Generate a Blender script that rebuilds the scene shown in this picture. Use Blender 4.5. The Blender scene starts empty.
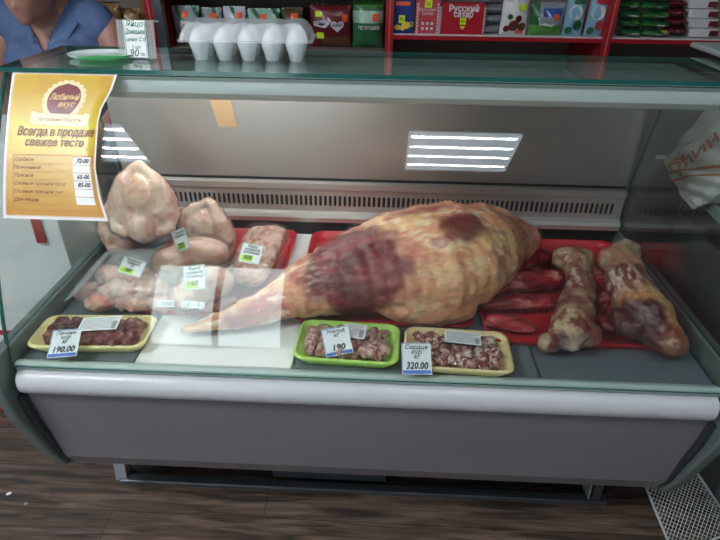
import bpy, bmesh, math, random
import numpy as np
from mathutils import Vector, Matrix, Euler
R_ = math.radians
SC = bpy.context.scene
COL = SC.collection
random.seed(7)
rng = np.random.default_rng(5)

# ------------------------------------------------------------------ camera
CP = Vector((.028, -.842, 1.439)); PITCH, YAW, ROLL, FPX = R_(31.596), R_(2.167), R_(.716), 540.0
def _axes():
    f = Vector((0, math.cos(PITCH), -math.sin(PITCH))); u = Vector((0, math.sin(PITCH), math.cos(PITCH))); r = Vector((1, 0, 0))
    Z = Matrix.Rotation(YAW, 3, 'Z'); f, u, r = Z @ f, Z @ u, Z @ r
    c, s = math.cos(ROLL), math.sin(ROLL)
    return f, c*r + s*u, c*u - s*r
CF, CR, CU = _axes()
cam = bpy.data.objects.new('camera', bpy.data.cameras.new('camera')); COL.objects.link(cam)
m = Matrix((CR, CU, -CF)).transposed().to_4x4(); m.translation = CP
cam.matrix_world = m
cam.data.sensor_width = 36; cam.data.lens = FPX/720*36; cam.data.clip_start = .02
SC.camera = cam
def at(px, py, **k):
    """point of the room that shows at a pixel of the photograph, on a plane x=, y= or z="""
    d = CF + CR*((px-360)/FPX) + CU*((270-py)/FPX)
    (a, v), = k.items(); i = 'xyz'.index(a)
    return CP + d*((v-CP[i])/d[i])

# ------------------------------------------------------------------ materials
def mat(name, col=(.8, .8, .8), rough=.5, metal=0., noise=None, bump=None, attr=False, coat=0., sss=0., spec=.5, emit=None, es=0., aniso=None):
    """noise=(scale, colour2, contrast, stretch) mottles the colour; bump=(scale, strength, stretch)"""
    M = bpy.data.materials.new(name); M.use_nodes = True
    nt = M.node_tree; N = nt.nodes; L = nt.links; b = N['Principled BSDF']
    b.inputs['Base Color'].default_value = (*col, 1); b.inputs['Roughness'].default_value = rough
    b.inputs['Metallic'].default_value = metal; b.inputs['Coat Weight'].default_value = coat
    b.inputs['Coat Roughness'].default_value = .12; b.inputs['Specular IOR Level'].default_value = spec
    if sss: b.inputs['Subsurface Weight'].default_value = sss; b.inputs['Subsurface Radius'].default_value = (.02, .006, .004); b.inputs['Subsurface Scale'].default_value = .3
    tc = N.new('ShaderNodeTexCoord')
    def ntex(scale, stretch):
        mp = N.new('ShaderNodeMapping'); mp.inputs['Scale'].default_value = stretch or (1, 1, 1)
        L.new(tc.outputs['Object'], mp.inputs['Vector'])
        t = N.new('ShaderNodeTexNoise'); t.inputs['Scale'].default_value = scale; t.inputs['Detail'].default_value = 6
        L.new(mp.outputs['Vector'], t.inputs['Vector']); return t
    src = None
    if attr:
        a = N.new('ShaderNodeAttribute'); a.attribute_name = 'Col'; src = a.outputs['Color']
    if noise:
        t = ntex(noise[0], noise[3] if len(noise) > 3 else None)
        r = N.new('ShaderNodeValToRGB'); w = noise[2]
        r.color_ramp.elements[0].position = .5-w; r.color_ramp.elements[1].position = .5+w
        L.new(t.outputs['Fac'], r.inputs['Fac'])
        mx = N.new('ShaderNodeMix'); mx.data_type = 'RGBA'
        mx.inputs['A'].default_value = (*col, 1); mx.inputs['B'].default_value = (*noise[1], 1)
        if attr:
            mx.blend_type = 'MULTIPLY'; L.new(src, mx.inputs['A'])
        L.new(r.outputs['Color'], mx.inputs['Factor']); src = mx.outputs['Result']
    if src: L.new(src, b.inputs['Base Color'])
    if bump:
        t = ntex(bump[0], bump[2] if len(bump) > 2 else None)
        bp = N.new('ShaderNodeBump'); bp.inputs['Strength'].default_value = bump[1]; bp.inputs['Distance'].default_value = .004
        L.new(t.outputs['Fac'], bp.inputs['Height']); L.new(bp.outputs['Normal'], b.inputs['Normal']); L.new(bp.outputs['Normal'], b.inputs['Coat Normal'])
    if emit: b.inputs['Emission Color'].default_value = (*emit, 1); b.inputs['Emission Strength'].default_value = es
    return M

def glassy(name, tint=(.97, .99, .98), ior=1.5, rough=.0, base=0., bump=None, gloss=(1, 1, 1), scale=1.):
    """clear sheet: transparent body with Fresnel reflections on its surfaces"""
    M = bpy.data.materials.new(name); M.use_nodes = True
    nt = M.node_tree; N = nt.nodes; L = nt.links; N.remove(N['Principled BSDF'])
    out = N['Material Output']
    tr = N.new('ShaderNodeBsdfTransparent'); tr.inputs['Color'].default_value = (*tint, 1)
    gl = N.new('ShaderNodeBsdfGlossy'); gl.inputs['Roughness'].default_value = rough; gl.inputs['Color'].default_value = (*gloss, 1)
    fr = N.new('ShaderNodeFresnel'); ge = N.new('ShaderNodeNewGeometry')
    io = N.new('ShaderNodeMapRange'); io.inputs['To Min'].default_value = ior; io.inputs['To Max'].default_value = 1/ior   # same reflectance from both sides of the sheet
    L.new(ge.outputs['Backfacing'], io.inputs['Value']); L.new(io.outputs['Result'], fr.inputs['IOR'])
    ad = N.new('ShaderNodeMath'); ad.operation = 'MULTIPLY_ADD'; ad.use_clamp = True; ad.inputs[1].default_value = scale; ad.inputs[2].default_value = base
    mx = N.new('ShaderNodeMixShader')
    L.new(fr.outputs[0], ad.inputs[0]); L.new(ad.outputs[0], mx.inputs[0]); L.new(tr.outputs[0], mx.inputs[1]); L.new(gl.outputs[0], mx.inputs[2])
    if bump:
        tc = N.new('ShaderNodeTexCoord'); mp = N.new('ShaderNodeMapping'); mp.inputs['Scale'].default_value = bump[2] if len(bump) > 2 else (1, 1, 1)
        t = N.new('ShaderNodeTexNoise'); t.inputs['Scale'].default_value = bump[0]; t.inputs['Detail'].default_value = 3; t.inputs['Distortion'].default_value = 1.2
        bp = N.new('ShaderNodeBump'); bp.inputs['Strength'].default_value = bump[1]; bp.inputs['Distance'].default_value = .01
        L.new(tc.outputs['Object'], mp.inputs[0]); L.new(mp.outputs[0], t.inputs['Vector']); L.new(t.outputs['Fac'], bp.inputs['Height'])
        L.new(bp.outputs[0], gl.inputs['Normal']); L.new(bp.outputs[0], fr.inputs['Normal'])
    L.new(mx.outputs[0], out.inputs[0]); return M

def milky(name, col, fac, rough=.3):
    """thin translucent plastic: part transparent, part diffuse and glossy"""
    M = bpy.data.materials.new(name); M.use_nodes = True
    nt = M.node_tree; N = nt.nodes; L = nt.links; b = N['Principled BSDF']; out = N['Material Output']
    b.inputs['Base Color'].default_value = (*col, 1); b.inputs['Roughness'].default_value = rough
    tr = N.new('ShaderNodeBsdfTransparent'); mx = N.new('ShaderNodeMixShader'); mx.inputs[0].default_value = fac
    L.new(tr.outputs[0], mx.inputs[1]); L.new(b.outputs[0], mx.inputs[2]); L.new(mx.outputs[0], out.inputs[0]); return M

def emitter(name, col, s):
    M = bpy.data.materials.new(name); M.use_nodes = True
    N = M.node_tree.nodes; N.remove(N['Principled BSDF']); e = N.new('ShaderNodeEmission')
    e.inputs[0].default_value = (*col, 1); e.inputs[1].default_value = s
    M.node_tree.links.new(e.outputs[0], N['Material Output'].inputs[0]); return M

G = {}
G['glass'] = glassy('clear_glass', (.955, .985, .972))
G['top_glass'] = glassy('shelf_glass', (.85, .94, .91), base=.07)
G['glass_edge'] = mat('green_glass_edge', (.012, .10, .085), .12)
G['film'] = glassy('cling_film', (.985, .985, .985), 1.45, .05, .006, (38, 1., (1, 1, 1)), scale=.35)
G['bag_film'] = glassy('bag_film', (.97, .97, .97), 1.45, .12, .02, (26, 1., (1, 2.5, 1)), scale=1.)
G['clear_pl'] = milky('clear_plastic', (.74, .77, .80), .24, .08)
G['acrylic'] = milky('acrylic', (.60, .63, .64), .30, .1)
G['eggpl'] = milky('egg_carton_plastic', (.88, .92, .95), .36, .2)
G['bumper'] = mat('silver_white_plastic', (.60, .605, .64), .32)
G['lower'] = mat('mauve_grey_painted_metal', (.235, .208, .232), .40, .10, noise=(3, (.195, .178, .205), .25), bump=(240, .05))
G['endpl'] = mat('grey_green_plastic', (.12, .15, .145), .4)
G['darkpl'] = mat('dark_plastic', (.03, .035, .038), .4)
G['chan'] = mat('ribbed_sill', (.46, .55, .53), .25)
G['steel'] = mat('brushed_steel', (.55, .53, .51), .34, 1., bump=(300, .05, (.02, 1, 1)))
G['steel_br'] = mat('dull_back_steel', (.44, .415, .405), .36, .55, noise=(2.2, (.37, .335, .325), .3, (.6, 1, 1)), bump=(200, .05, (.03, 1, 1)))
G['vent'] = mat('vent_steel', (.52, .495, .475), .34, .5, bump=(220, .04, (.03, 1, 1)))
G['canopy'] = mat('canopy_paint', (.56, .60, .61), .28)
G['deck_d'] = mat('dark_deck_steel', (.20, .24, .275), .36, .3, noise=(5, (.17, .205, .235), .3))
G['deck_l'] = mat('pale_deck_reflection', (.80, .81, .80), .28)  # pale deck steel with the bright reflection put into its colour
G['black'] = mat('black', (.008, .008, .009), .6)
G['frame'] = mat('galvanised_frame', (.12, .135, .15), .35, .6)
G['frame_lit'] = mat('galvanised_lit', (.50, .55, .60), .3, .5)  # brighter copy of the frame steel, the tube's highlight put into its colour
G['red_tray'] = mat('red_tray_plastic', (.47, .012, .022), .3)
G['white'] = mat('white_paper', (.86, .87, .87), .5)
G['lab_w'] = mat('label_paper', (.80, .83, .86), .35)
G['blue'] = mat('blue_print', (.07, .17, .50), .4)
G['ink'] = mat('black_ink', (.015, .015, .02), .5)
G['inkg'] = mat('green_ink', (.02, .16, .09), .5)
G['inkgrey'] = mat('grey_print', (.30, .31, .33), .5)
G['lime'] = mat('lime_sticker', (.50, .85, .06), .4)
G['mint'] = mat('mint_print', (.25, .45, .36), .5)
G['fy'] = mat('yellow_foam', (.86, .76, .36), .45)
G['fg'] = mat('green_foam', (.50, .78, .16), .45)
G['fp'] = mat('peach_foam', (.88, .70, .36), .45)
G['skin'] = mat('skin', (.38, .20, .15), .5, sss=.1, noise=(12, (.32, .155, .12), .3))
G['denim'] = mat('blue_shirt_cloth', (.055, .095, .21), .8, noise=(9, (.085, .14, .28), .2), bump=(45, .35))
G['red'] = mat('red_laminate', (.36, .012, .02), .35)
G['redl'] = mat('red_edge_line', (.55, .25, .22), .35)
G['shelfw'] = mat('white_shelf_board', (.62, .64, .66), .4)
G['shelfback'] = mat('dark_shelf_back', (.16, .14, .125), .6)
G['lwhite'] = mat('white_laminate', (.78, .79, .80), .3)
G['meat'] = mat('raw_meat', attr=True, rough=.42, coat=.15, bump=(100, .35), noise=(110, (.66, .48, .46), .2), sss=.05)
G['meatdry'] = mat('leg_meat', attr=True, rough=.48, coat=.10, bump=(70, .3), noise=(70, (.80, .62, .56), .25, (1, 2.6, 1.6)), sss=.04)
G['chick'] = mat('chicken_skin', attr=True, rough=.42, coat=.2, bump=(70, .35), noise=(60, (.88, .74, .70), .3), sss=.12)

# ------------------------------------------------------------------ mesh helpers
_txt = {}
def text_mesh(s, shear=0., bold=0.):
    k = (s, shear, bold)
    if k in _txt: return _txt[k]
    cu = bpy.data.curves.new('t', 'FONT'); cu.body = s; cu.size = 1; cu.shear = shear; cu.offset = bold; cu.resolution_u = 2
    cu.align_x = 'CENTER'; cu.align_y = 'CENTER'
    o = bpy.data.objects.new('t', cu); COL.objects.link(o)
    dg = bpy.context.evaluated_depsgraph_get(); me = o.evaluated_get(dg).to_mesh()
    V = [tuple(v.co) for v in me.vertices]; F = [tuple(p.vertices) for p in me.polygons]
    w = (max(v[0] for v in V)-min(v[0] for v in V)) if V else 1
    o.evaluated_get(dg).to_mesh_clear(); bpy.data.objects.remove(o); bpy.data.curves.remove(cu)
    _txt[k] = (V, F, w); return _txt[k]

class MB:
    def __init__(s): s.v = []; s.f = []; s.mi = []
    def add(s, V, F, mi=0, M=None):
        n = len(s.v)
        s.v += [tuple(M @ Vector(v)) for v in V] if M is not None else [tuple(v) for v in V]
        s.f += [tuple(i+n for i in f) for f in F]; s.mi += [mi]*len(F); return s
    def box(s, x0, x1, y0, y1, z0, z1, mi=0, M=None):
        V = [(x, y, z) for x in (x0, x1) for y in (y0, y1) for z in (z0, z1)]
        return s.add(V, [(0, 1, 3, 2), (4, 6, 7, 5), (0, 4, 5, 1), (2, 3, 7, 6), (0, 2, 6, 4), (1, 5, 7, 3)], mi, M)
    def tube(s, P, r, n=12, mi=0, M=None, cap=True):
        P = [Vector(p) for p in P]; rr = r if isinstance(r, (list, tuple)) else [r]*len(P)
        V = []; F = []; ref = None
        for i, p in enumerate(P):
            t = (P[min(i+1, len(P)-1)]-P[max(i-1, 0)]).normalized()
            if ref is None: ref = t.orthogonal().normalized()
            a = (ref-t*ref.dot(t)).normalized(); ref = a; b = t.cross(a)
            for k in range(n):
                q = 2*math.pi*k/n; V.append(p+(a*math.cos(q)+b*math.sin(q))*rr[i])
        for i in range(len(P)-1):
            for k in range(n): F.append((i*n+k, i*n+(k+1) % n, (i+1)*n+(k+1) % n, (i+1)*n+k))
        if cap: F.append(tuple(range(n))[::-1]); F.append(tuple((len(P)-1)*n+k for k in range(n)))
        return s.add(V, F, mi, M)
    def prism(s, prof, x0, x1, mi=0, M=None):
        """closed (y,z) outline pushed along x"""
        n = len(prof); V = [(x0, y, z) for y, z in prof]+[(x1, y, z) for y, z in prof]
        F = [(k, (k+1) % n, n+(k+1) % n, n+k) for k in range(n)]+[tuple(range(n))[::-1], tuple(range(n, 2*n))]
        return s.add(V, F, mi, M)
    def grid(s, fn, nu, nv, mi=0, M=None, mif=None, wrap=False):
        V = [fn(i/nu, j/nv) for i in range(nu+1) for j in range(nv+1)]; F = []
        n0 = len(s.f)
        for i in range(nu):
            for j in range(nv): F.append((i*(nv+1)+j, (i+1)*(nv+1)+j, (i+1)*(nv+1)+j+1, i*(nv+1)+j+1))
        s.add(V, F, mi, M)
        if mif:
            for i in range(nu):
                for j in range(nv): s.mi[n0+i*nv+j] = mif((i+.5)/nu, (j+.5)/nv)
        return s
    def rings(s, R, mi=0, M=None, cap0=True, cap1=True):
        n = len(R[0]); V = [p for r in R for p in r]; F = []
        for i in range(len(R)-1):
            for k in range(n): F.append((i*n+k, i*n+(k+1) % n, (i+1)*n+(k+1) % n, (i+1)*n+k))
        if cap0: F.append(tuple(range(n))[::-1])
        if cap1: F.append(tuple((len(R)-1)*n+k for k in range(n)))
        return s.add(V, F, mi, M)
    def text(s, t, cx, cy, h, mi=0, M=None, z=.0004, shear=0., maxw=None, fn=None, bold=0.):
        V, F, w = text_mesh(t, shear, bold); k = h
        kx = min(k, maxw/w) if maxw else k
        W = [(cx+v[0]*kx, cy+v[1]*k, z) for v in V]
        if fn: W = [fn(*p) for p in W]
        return s.add(W, F, mi, M)
    def build(s, name, mats, parent=None, smooth=False, bevel=0., seg=2, sub=0, auto=None):
        me = bpy.data.meshes.new(name); me.from_pydata(s.v, [], s.f); me.update()
        for q in (mats if isinstance(mats, (list, tuple)) else [mats]): me.materials.append(G[q] if isinstance(q, str) else q)
        me.polygons.foreach_set('material_index', s.mi)
        bm = bmesh.new(); bm.from_mesh(me)
        if bevel or smooth: bmesh.ops.remove_doubles(bm, verts=bm.verts, dist=1e-6)
        if not getattr(s, 'keepn', False): bmesh.ops.recalc_face_normals(bm, faces=bm.faces)
        bm.to_mesh(me); bm.free()
        if smooth: me.polygons.foreach_set('use_smooth', [True]*len(me.polygons))
        if auto is not None: me.set_sharp_from_angle(angle=R_(auto))
        o = bpy.data.objects.new(name, me); COL.objects.link(o)
        if parent: o.parent = parent; o.matrix_parent_inverse = parent.matrix_basis.inverted()
        if bevel:
            b = o.modifiers.new('bevel', 'BEVEL'); b.width = bevel; b.segments = seg; b.limit_method = 'ANGLE'; b.angle_limit = R_(35)
        if sub:
            b = o.modifiers.new('sub', 'SUBSURF'); b.levels = b.render_levels = sub
        return o

def tag(o, label, cat, group=None):
    o['label'] = label; o['category'] = cat
    if group: o['group'] = group
    return o
def thing(name, loc, label, cat, group=None, rot=(0, 0, 0)):
    o = bpy.data.objects.new(name, None); o.empty_display_size = .02; COL.objects.link(o)
    o.location = loc; o.rotation_euler = rot
    return tag(o, label, cat, group)
def struct(o): o['kind'] = 'structure'; return o
def local(o, parent):
    """geometry already written in the thing's own coordinates"""
    o.parent = parent; o.matrix_parent_inverse = Matrix(); return o
def copy_tree(o, parent=None, **kw):
    c = o.copy(); COL.objects.link(c)
    if parent: c.parent = parent
    for ch in list(o.children): copy_tree(ch, c)
    return c
def T(x, y, z): return Matrix.Translation((x, y, z))
def RX(a): return Matrix.Rotation(R_(a), 4, 'X')
def RY(a): return Matrix.Rotation(R_(a), 4, 'Y')
def RZ(a): return Matrix.Rotation(R_(a), 4, 'Z')

def rrect(w, d, r, n=6, cx=0, cy=0, z=0):
    P = []
    for sx, sy, a0 in ((1, 1, 0), (-1, 1, 90), (-1, -1, 180), (1, -1, 270)):
        for k in range(n+1):
            a = R_(a0+90*k/n); P.append((cx+sx*(w/2-r)+r*math.cos(a), cy+sy*(d/2-r)+r*math.sin(a), z))
    return P

# numpy fractal noise for organic surfaces
def vnoise(P, seed=0):
    Pi = np.floor(P).astype(np.int64); f = P-Pi; f = f*f*(3-2*f)
    def h(i, j, k):
        n = (i*73856093) ^ (j*19349663) ^ (k*83492791) ^ (seed*2654435761)
        n = (n ^ (n >> 13))*1274126177 & 0x7fffffff
        n = (n ^ (n >> 15))*668265263 & 0x7fffffff
        return (n % 100003)/100003.
    r = 0
    for a in (0, 1):
        for b in (0, 1):
            for c in (0, 1):
                w = (f[:, 0] if a else 1-f[:, 0])*(f[:, 1] if b else 1-f[:, 1])*(f[:, 2] if c else 1-f[:, 2])
                r = r+w*h(Pi[:, 0]+a, Pi[:, 1]+b, Pi[:, 2]+c)
    return r
def fbm(P, s, seed=0, o=4):
    r = 0; a = 1; t = 0
    for k in range(o): r = r+a*vnoise(P*s*(2.03**k)+17.3*k, seed+k); t += a; a *= .55
    return r/t
def sst(a, b, x): t = np.clip((x-a)/(b-a), 0, 1); return t*t*(3-2*t)
def mixc(A, B, t): return A*(1-t[:, None])+np.asarray(B)*t[:, None]

def ellip(c, r, rot=(0, 0, 0), seg=20):
    b = bmesh.new(); bmesh.ops.create_uvsphere(b, u_segments=seg, v_segments=seg//2+2, radius=1)
    M = T(*c) @ Euler([R_(a) for a in rot]).to_matrix().to_4x4() @ Matrix.Diagonal((*r, 1))
    V = [tuple(M @ v.co) for v in b.verts]; F = [tuple(v.index for v in f.verts) for f in b.faces]; b.free(); return V, F
def limb(P, r, seg=14):
    """rounded chain through points with its own radius at each"""
    Q = []; rr = []; P = [Vector(p) for p in P]
    d0 = (P[0]-P[1]).normalized(); d1 = (P[-1]-P[-2]).normalized()
    for a in (80, 55, 28): Q.append(P[0]+d0*r[0]*math.sin(R_(a))); rr.append(r[0]*math.cos(R_(a)))
    for i in range(len(P)): Q.append(P[i]); rr.append(r[i])
    for a in (28, 55, 80): Q.append(P[-1]+d1*r[-1]*math.sin(R_(a))); rr.append(r[-1]*math.cos(R_(a)))
    m = MB(); m.tube(Q, rr, seg); return m.v, m.f
def organic(name, prims, voxel, smooth, material, colfn=None, dispfn=None, parent=None, post=None):
    """fuse rounded volumes into one continuous skin, roughen it and give it its own flesh colours"""
    m = MB()
    for V, F in prims: m.add(V, F)
    me = bpy.data.meshes.new('tmp'); me.from_pydata(m.v, [], m.f); me.update()
    b = bmesh.new(); b.from_mesh(me); bmesh.ops.recalc_face_normals(b, faces=b.faces); b.to_mesh(me); b.free()
    o = bpy.data.objects.new('tmp', me); COL.objects.link(o)
    r = o.modifiers.new('r', 'REMESH'); r.mode = 'VOXEL'; r.voxel_size = voxel
    s = o.modifiers.new('s', 'SMOOTH'); s.factor = .6; s.iterations = smooth
    dg = bpy.context.evaluated_depsgraph_get(); ev = o.evaluated_get(dg)
    nm = bpy.data.meshes.new_from_object(ev); bpy.data.objects.remove(o)
    nm.name = name; n = len(nm.vertices)
    P = np.empty(n*3); nm.vertices.foreach_get('co', P); P = P.reshape(-1, 3)
    Nn = np.empty(n*3); nm.vertex_normals.foreach_get('vector', Nn); Nn = Nn.reshape(-1, 3)
    if dispfn is not None:
        P2 = P+Nn*dispfn(P, Nn)[:, None]; nm.vertices.foreach_set('co', P2.ravel())
    nm.materials.clear(); nm.materials.append(G[material] if isinstance(material, str) else material)
    if colfn is not None:
        C = np.clip(colfn(P, Nn), 0, 1); A = nm.color_attributes.new('Col', 'FLOAT_COLOR', 'POINT')
        A.data.foreach_set('color', np.hstack([C, np.ones((n, 1))]).ravel())
    if post: post(nm)
    nm.polygons.foreach_set('use_smooth', [True]*len(nm.polygons)); nm.update()
    o = bpy.data.objects.new(name, nm); COL.objects.link(o)
    if parent: o.parent = parent; o.matrix_parent_inverse = parent.matrix_basis.inverted()
    return o

# ------------------------------------------------------------------ room
def floor_mat():
    M = bpy.data.materials.new('dark_wood_planks'); M.use_nodes = True
    nt = M.node_tree; N = nt.nodes; L = nt.links; b = N['Principled BSDF']
    tc = N.new('ShaderNodeTexCoord'); mp = N.new('ShaderNodeMapping'); L.new(tc.outputs['Object'], mp.inputs[0])
    br = N.new('ShaderNodeTexBrick'); br.offset = .37; br.inputs['Scale'].default_value = 1
    br.inputs['Brick Width'].default_value = 1.2; br.inputs['Row Height'].default_value = .145; br.inputs['Mortar Size'].default_value = .0012
    br.inputs['Color1'].default_value = (.110, .080, .062, 1); br.inputs['Color2'].default_value = (.066, .047, .038, 1); br.inputs['Mortar'].default_value = (.02, .014, .011, 1)
    mp.inputs['Location'].default_value = (.28, .04, 0)
    L.new(mp.outputs[0], br.inputs['Vector'])
    m2 = N.new('ShaderNodeMapping'); m2.inputs['Scale'].default_value = (1.4, 16, 1); L.new(tc.outputs['Object'], m2.inputs[0])
    t = N.new('ShaderNodeTexNoise'); t.inputs['Scale'].default_value = 2.6; t.inputs['Detail'].default_value = 9; t.inputs['Distortion'].default_value = .9; L.new(m2.outputs[0], t.inputs['Vector'])
    r = N.new('ShaderNodeValToRGB'); r.color_ramp.elements[0].position = .36; r.color_ramp.elements[1].position = .68
    r.color_ramp.elements[0].color = (.35, .33, .32, 1); r.color_ramp.elements[1].color = (1.9, 1.75, 1.6, 1); L.new(t.outputs['Fac'], r.inputs[0])
    m3 = N.new('ShaderNodeMapping'); m3.inputs['Scale'].default_value = (3, 60, 1); L.new(tc.outputs['Object'], m3.inputs[0])
    t2 = N.new('ShaderNodeTexNoise'); t2.inputs['Scale'].default_value = 4; t2.inputs['Detail'].default_value = 6; L.new(m3.outputs[0], t2.inputs['Vector'])
    r2 = N.new('ShaderNodeValToRGB'); r2.color_ramp.elements[0].position = .3; r2.color_ramp.elements[1].position = .7
    r2.color_ramp.elements[0].color = (.6, .6, .6, 1); r2.color_ramp.elements[1].color = (1.3, 1.3, 1.3, 1); L.new(t2.outputs['Fac'], r2.inputs[0])
    a = N.new('ShaderNodeMix'); a.data_type = 'RGBA'; a.blend_type = 'MULTIPLY'; a.inputs['Factor'].default_value = 1
    L.new(br.outputs['Color'], a.inputs['A']); L.new(r.outputs[0], a.inputs['B'])
    c = N.new('ShaderNodeMix'); c.data_type = 'RGBA'; c.blend_type = 'MULTIPLY'; c.inputs['Factor'].default_value = 1
    L.new(a.outputs['Result'], c.inputs['A']); L.new(r2.outputs[0], c.inputs['B'])
    L.new(c.outputs['Result'], b.inputs['Base Color']); b.inputs['Roughness'].default_value = .5
    bp = N.new('ShaderNodeBump'); bp.inputs['Strength'].default_value = .25; bp.inputs['Distance'].default_value = .002; L.new(t2.outputs['Fac'], bp.inputs['Height']); L.new(bp.outputs[0], b.inputs['Normal'])
    return M
XL, XR, YF, YB, ZC = -3.2, 3.2, -4.2, 1.92, 2.6
G['floor'] = floor_mat()
G['wall'] = mat('painted_wall', (.50, .50, .49), .8, noise=(3, (.46, .46, .45), .3))
G['ceil'] = mat('ceiling_tiles', (.62, .62, .61), .9, noise=(40, (.5, .5, .5), .2))
struct(MB().box(XL, XR, YF, YB, -.05, 0).build('floor', 'floor'))
struct(MB().box(XL, XR, YF, YB, ZC+.02, ZC+.08).build('ceiling', 'ceil'))
struct(MB().box(XL-.1, XL, YF, YB, 0, ZC+.02).build('wall_left', 'wall'))
struct(MB().box(XR, XR+.1, YF, YB, 0, ZC+.02).build('wall_right', 'wall'))
struct(MB().box(XL, XR, YB, YB+.1, 0, ZC+.02).build('wall_back', 'wall'))
DX0, DX1, DH = -2.30, -.86, 2.15
w_ = MB(); w_.box(XL, DX0, YF-.1, YF, 0, ZC+.02); w_.box(DX1, XR, YF-.1, YF, 0, ZC+.02); w_.box(DX0, DX1, YF-.1, YF, DH, ZC+.02)
struct(w_.build('wall_front', 'wall'))
G['doorframe'] = mat('white_door_frame', (.7, .7, .7), .4)
w_ = MB()
for a in (DX0+.03, (DX0+DX1)/2, DX1-.03): w_.box(a-.03, a+.03, YF-.07, YF-.03, 0, DH)
w_.box(DX0, DX1, YF-.07, YF-.03, DH-.06, DH); w_.box(DX0, DX1, YF-.07, YF-.03, 0, .08)
w_.box(DX0, DX1, YF-.052, YF-.048, .08, DH-.06, 1)
struct(w_.build('door_1', ['doorframe', 'glass']))
pl = bpy.data.lights.new('door_daylight', 'AREA'); pl.shape = 'RECTANGLE'; pl.size = DX1-DX0; pl.size_y = DH; pl.cycles.is_portal = True
po = bpy.data.objects.new('door_daylight', pl); COL.objects.link(po); po.location = ((DX0+DX1)/2, YF-.11, DH/2); po.rotation_euler = (R_(90), 0, 0)

# ceiling lamps: 60 x 60 panels with four rows of LEDs each
G['strip'] = emitter('led_strip', (.93, .97, 1.0), 420)
G['strip_dim'] = emitter('led_strip_dim', (.93, .97, 1.0), 120)
G['louvre'] = mat('lamp_panel', (.75, .80, .85), .4, emit=(.70, .86, 1), es=2.6)
G['lampframe'] = mat('lamp_frame', (.7, .7, .7), .4)
def lamp_panel(cx, cy, label, strip='strip'):
    t = thing('ceiling_light', (cx, cy, ZC), label, 'ceiling light', 'square light panels in the ceiling')
    f = MB(); w = .30
    for a in (-1, 1): f.box(a*w-.008, a*w+.008, -w-.008, w+.008, -.012, .018); f.box(-w, w, a*w-.008, a*w+.008, -.012, .018)
    local(f.build('frame', 'lampframe'), t)
    local(MB().box(-w, w, -w, w, .006, .018).build('panel', 'louvre'), t)
    for k in range(4):
        s = MB(); y = -.21+.14*k
        for q in range(46): s.box(-.275+q*.012, -.275+q*.012+.008, y-.006, y+.006, -.003, .004)
        local(s.build('led_strip', strip), t)
    return t
lamp_panel(.46, -1.02, 'square ceiling light panel above and behind the viewer, on the right', 'strip_dim')
lamp_panel(-1.63, -1.02, 'square ceiling light panel above and behind the viewer, on the left')

# ------------------------------------------------------------------ display case
P0 = Vector((.004, .645)); P1 = Vector((.289, 1.195)); SAG = .04
_o = Vector((1.1934, .3775)); _r = 1.2191
def arc(t, off=0.):
    """front glass profile (y, z); t=0 at the sill, 1 at the top"""
    a0 = math.atan2(P0.y-_o.y, P0.x-_o.x) % (2*math.pi); a1 = math.atan2(P1.y-_o.y, P1.x-_o.x) % (2*math.pi)
    a = a0+(a1-a0)*t; return (_o.x+(_r+off)*math.cos(a), _o.y+(_r+off)*math.sin(a))
case = thing('refrigerated_display_case', (0, .35, 0), 'long refrigerated meat counter with curved glass front and mauve-grey lower panel, centre of the shop', 'display case')
XI = .755
# end panels
for s in (-1, 1):
    pr = [(-.030, .668), (-.040, .61), (-.030, .52), (.018, .345), (.048, .272), (.085, .245), (.71, .245), (.735, .30), (.735, .69), (-.03, .69)]
    MB().prism(pr, s*XI if s > 0 else -XI-.028, XI+.028 if s > 0 else -XI).build('end_panel', 'endpl', case, bevel=.007, seg=3)
    pl = [(-.012, .57), (-.005, .50), (.036, .32), (.062, .27), (.075, .275), (.048, .325), (.008, .50), (.0, .57)]
    MB().prism(pl, s*(XI-.006)-.005, s*(XI-.006)+.005).build('edge_seal', 'darkpl', case)
    gp = [arc(i/14, -.004) for i in range(15)]
    gp = [(y+.006, z) for y, z in gp] + [(.60, 1.19), (.70, .69), (.03, .69)]
    gp[0] = (gp[1][0], .69)
    g = MB(); g.prism(gp, s*(XI+.006)-.003, s*(XI+.006)+.003)
    for i, f in enumerate(g.f):
        if len(f) == 4: g.mi[i] = 1
    o = g.build('side_glass', ['glass', 'glass_edge'], case)
    # clamp at the top corner
    MB().box(s*(XI-.030)-.010, s*(XI-.030)+.010, .282, .305, 1.146, 1.160).build('glass_clamp', 'black', case, bevel=.004)
# bumper
pr = [(.014, .630), (.006, .634), (-.004, .630), (-.012, .620), (-.015, .603), (-.012, .588), (-.004, .577), (.004, .573), (.014, .573)]
MB().prism(pr, -.742, .742).build('bumper', 'bumper', case, smooth=True, auto=50)
# lower front panel, bent
pr = [(.004, .576), (.040, .318), (.066, .262), (.20, .256), (.20, .264), (.074, .270), (.048, .322), (.012, .576)]
MB().prism(pr, -.752, .752).build('front_panel', 'lower', case)
b = MB(); b.box(-.752, .752, .21, .70, .262, .60); b.box(-.752, .752, .70, .72, .285, 1.11)
b.box(-.752, .752, .05, .21, .34, .60)
b.build('insulated_body', 'endpl', case)
# sill between bumper and deck
b = MB(); b.prism([(.012, .60), (.012, .646), (.020, .649), (.034, .643), (.036, .60)], -.75, .75); b.box(-.75, .75, .036, .70, .60, .622)
b.build('glass_sill', 'chan', case, bevel=.002)
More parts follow.
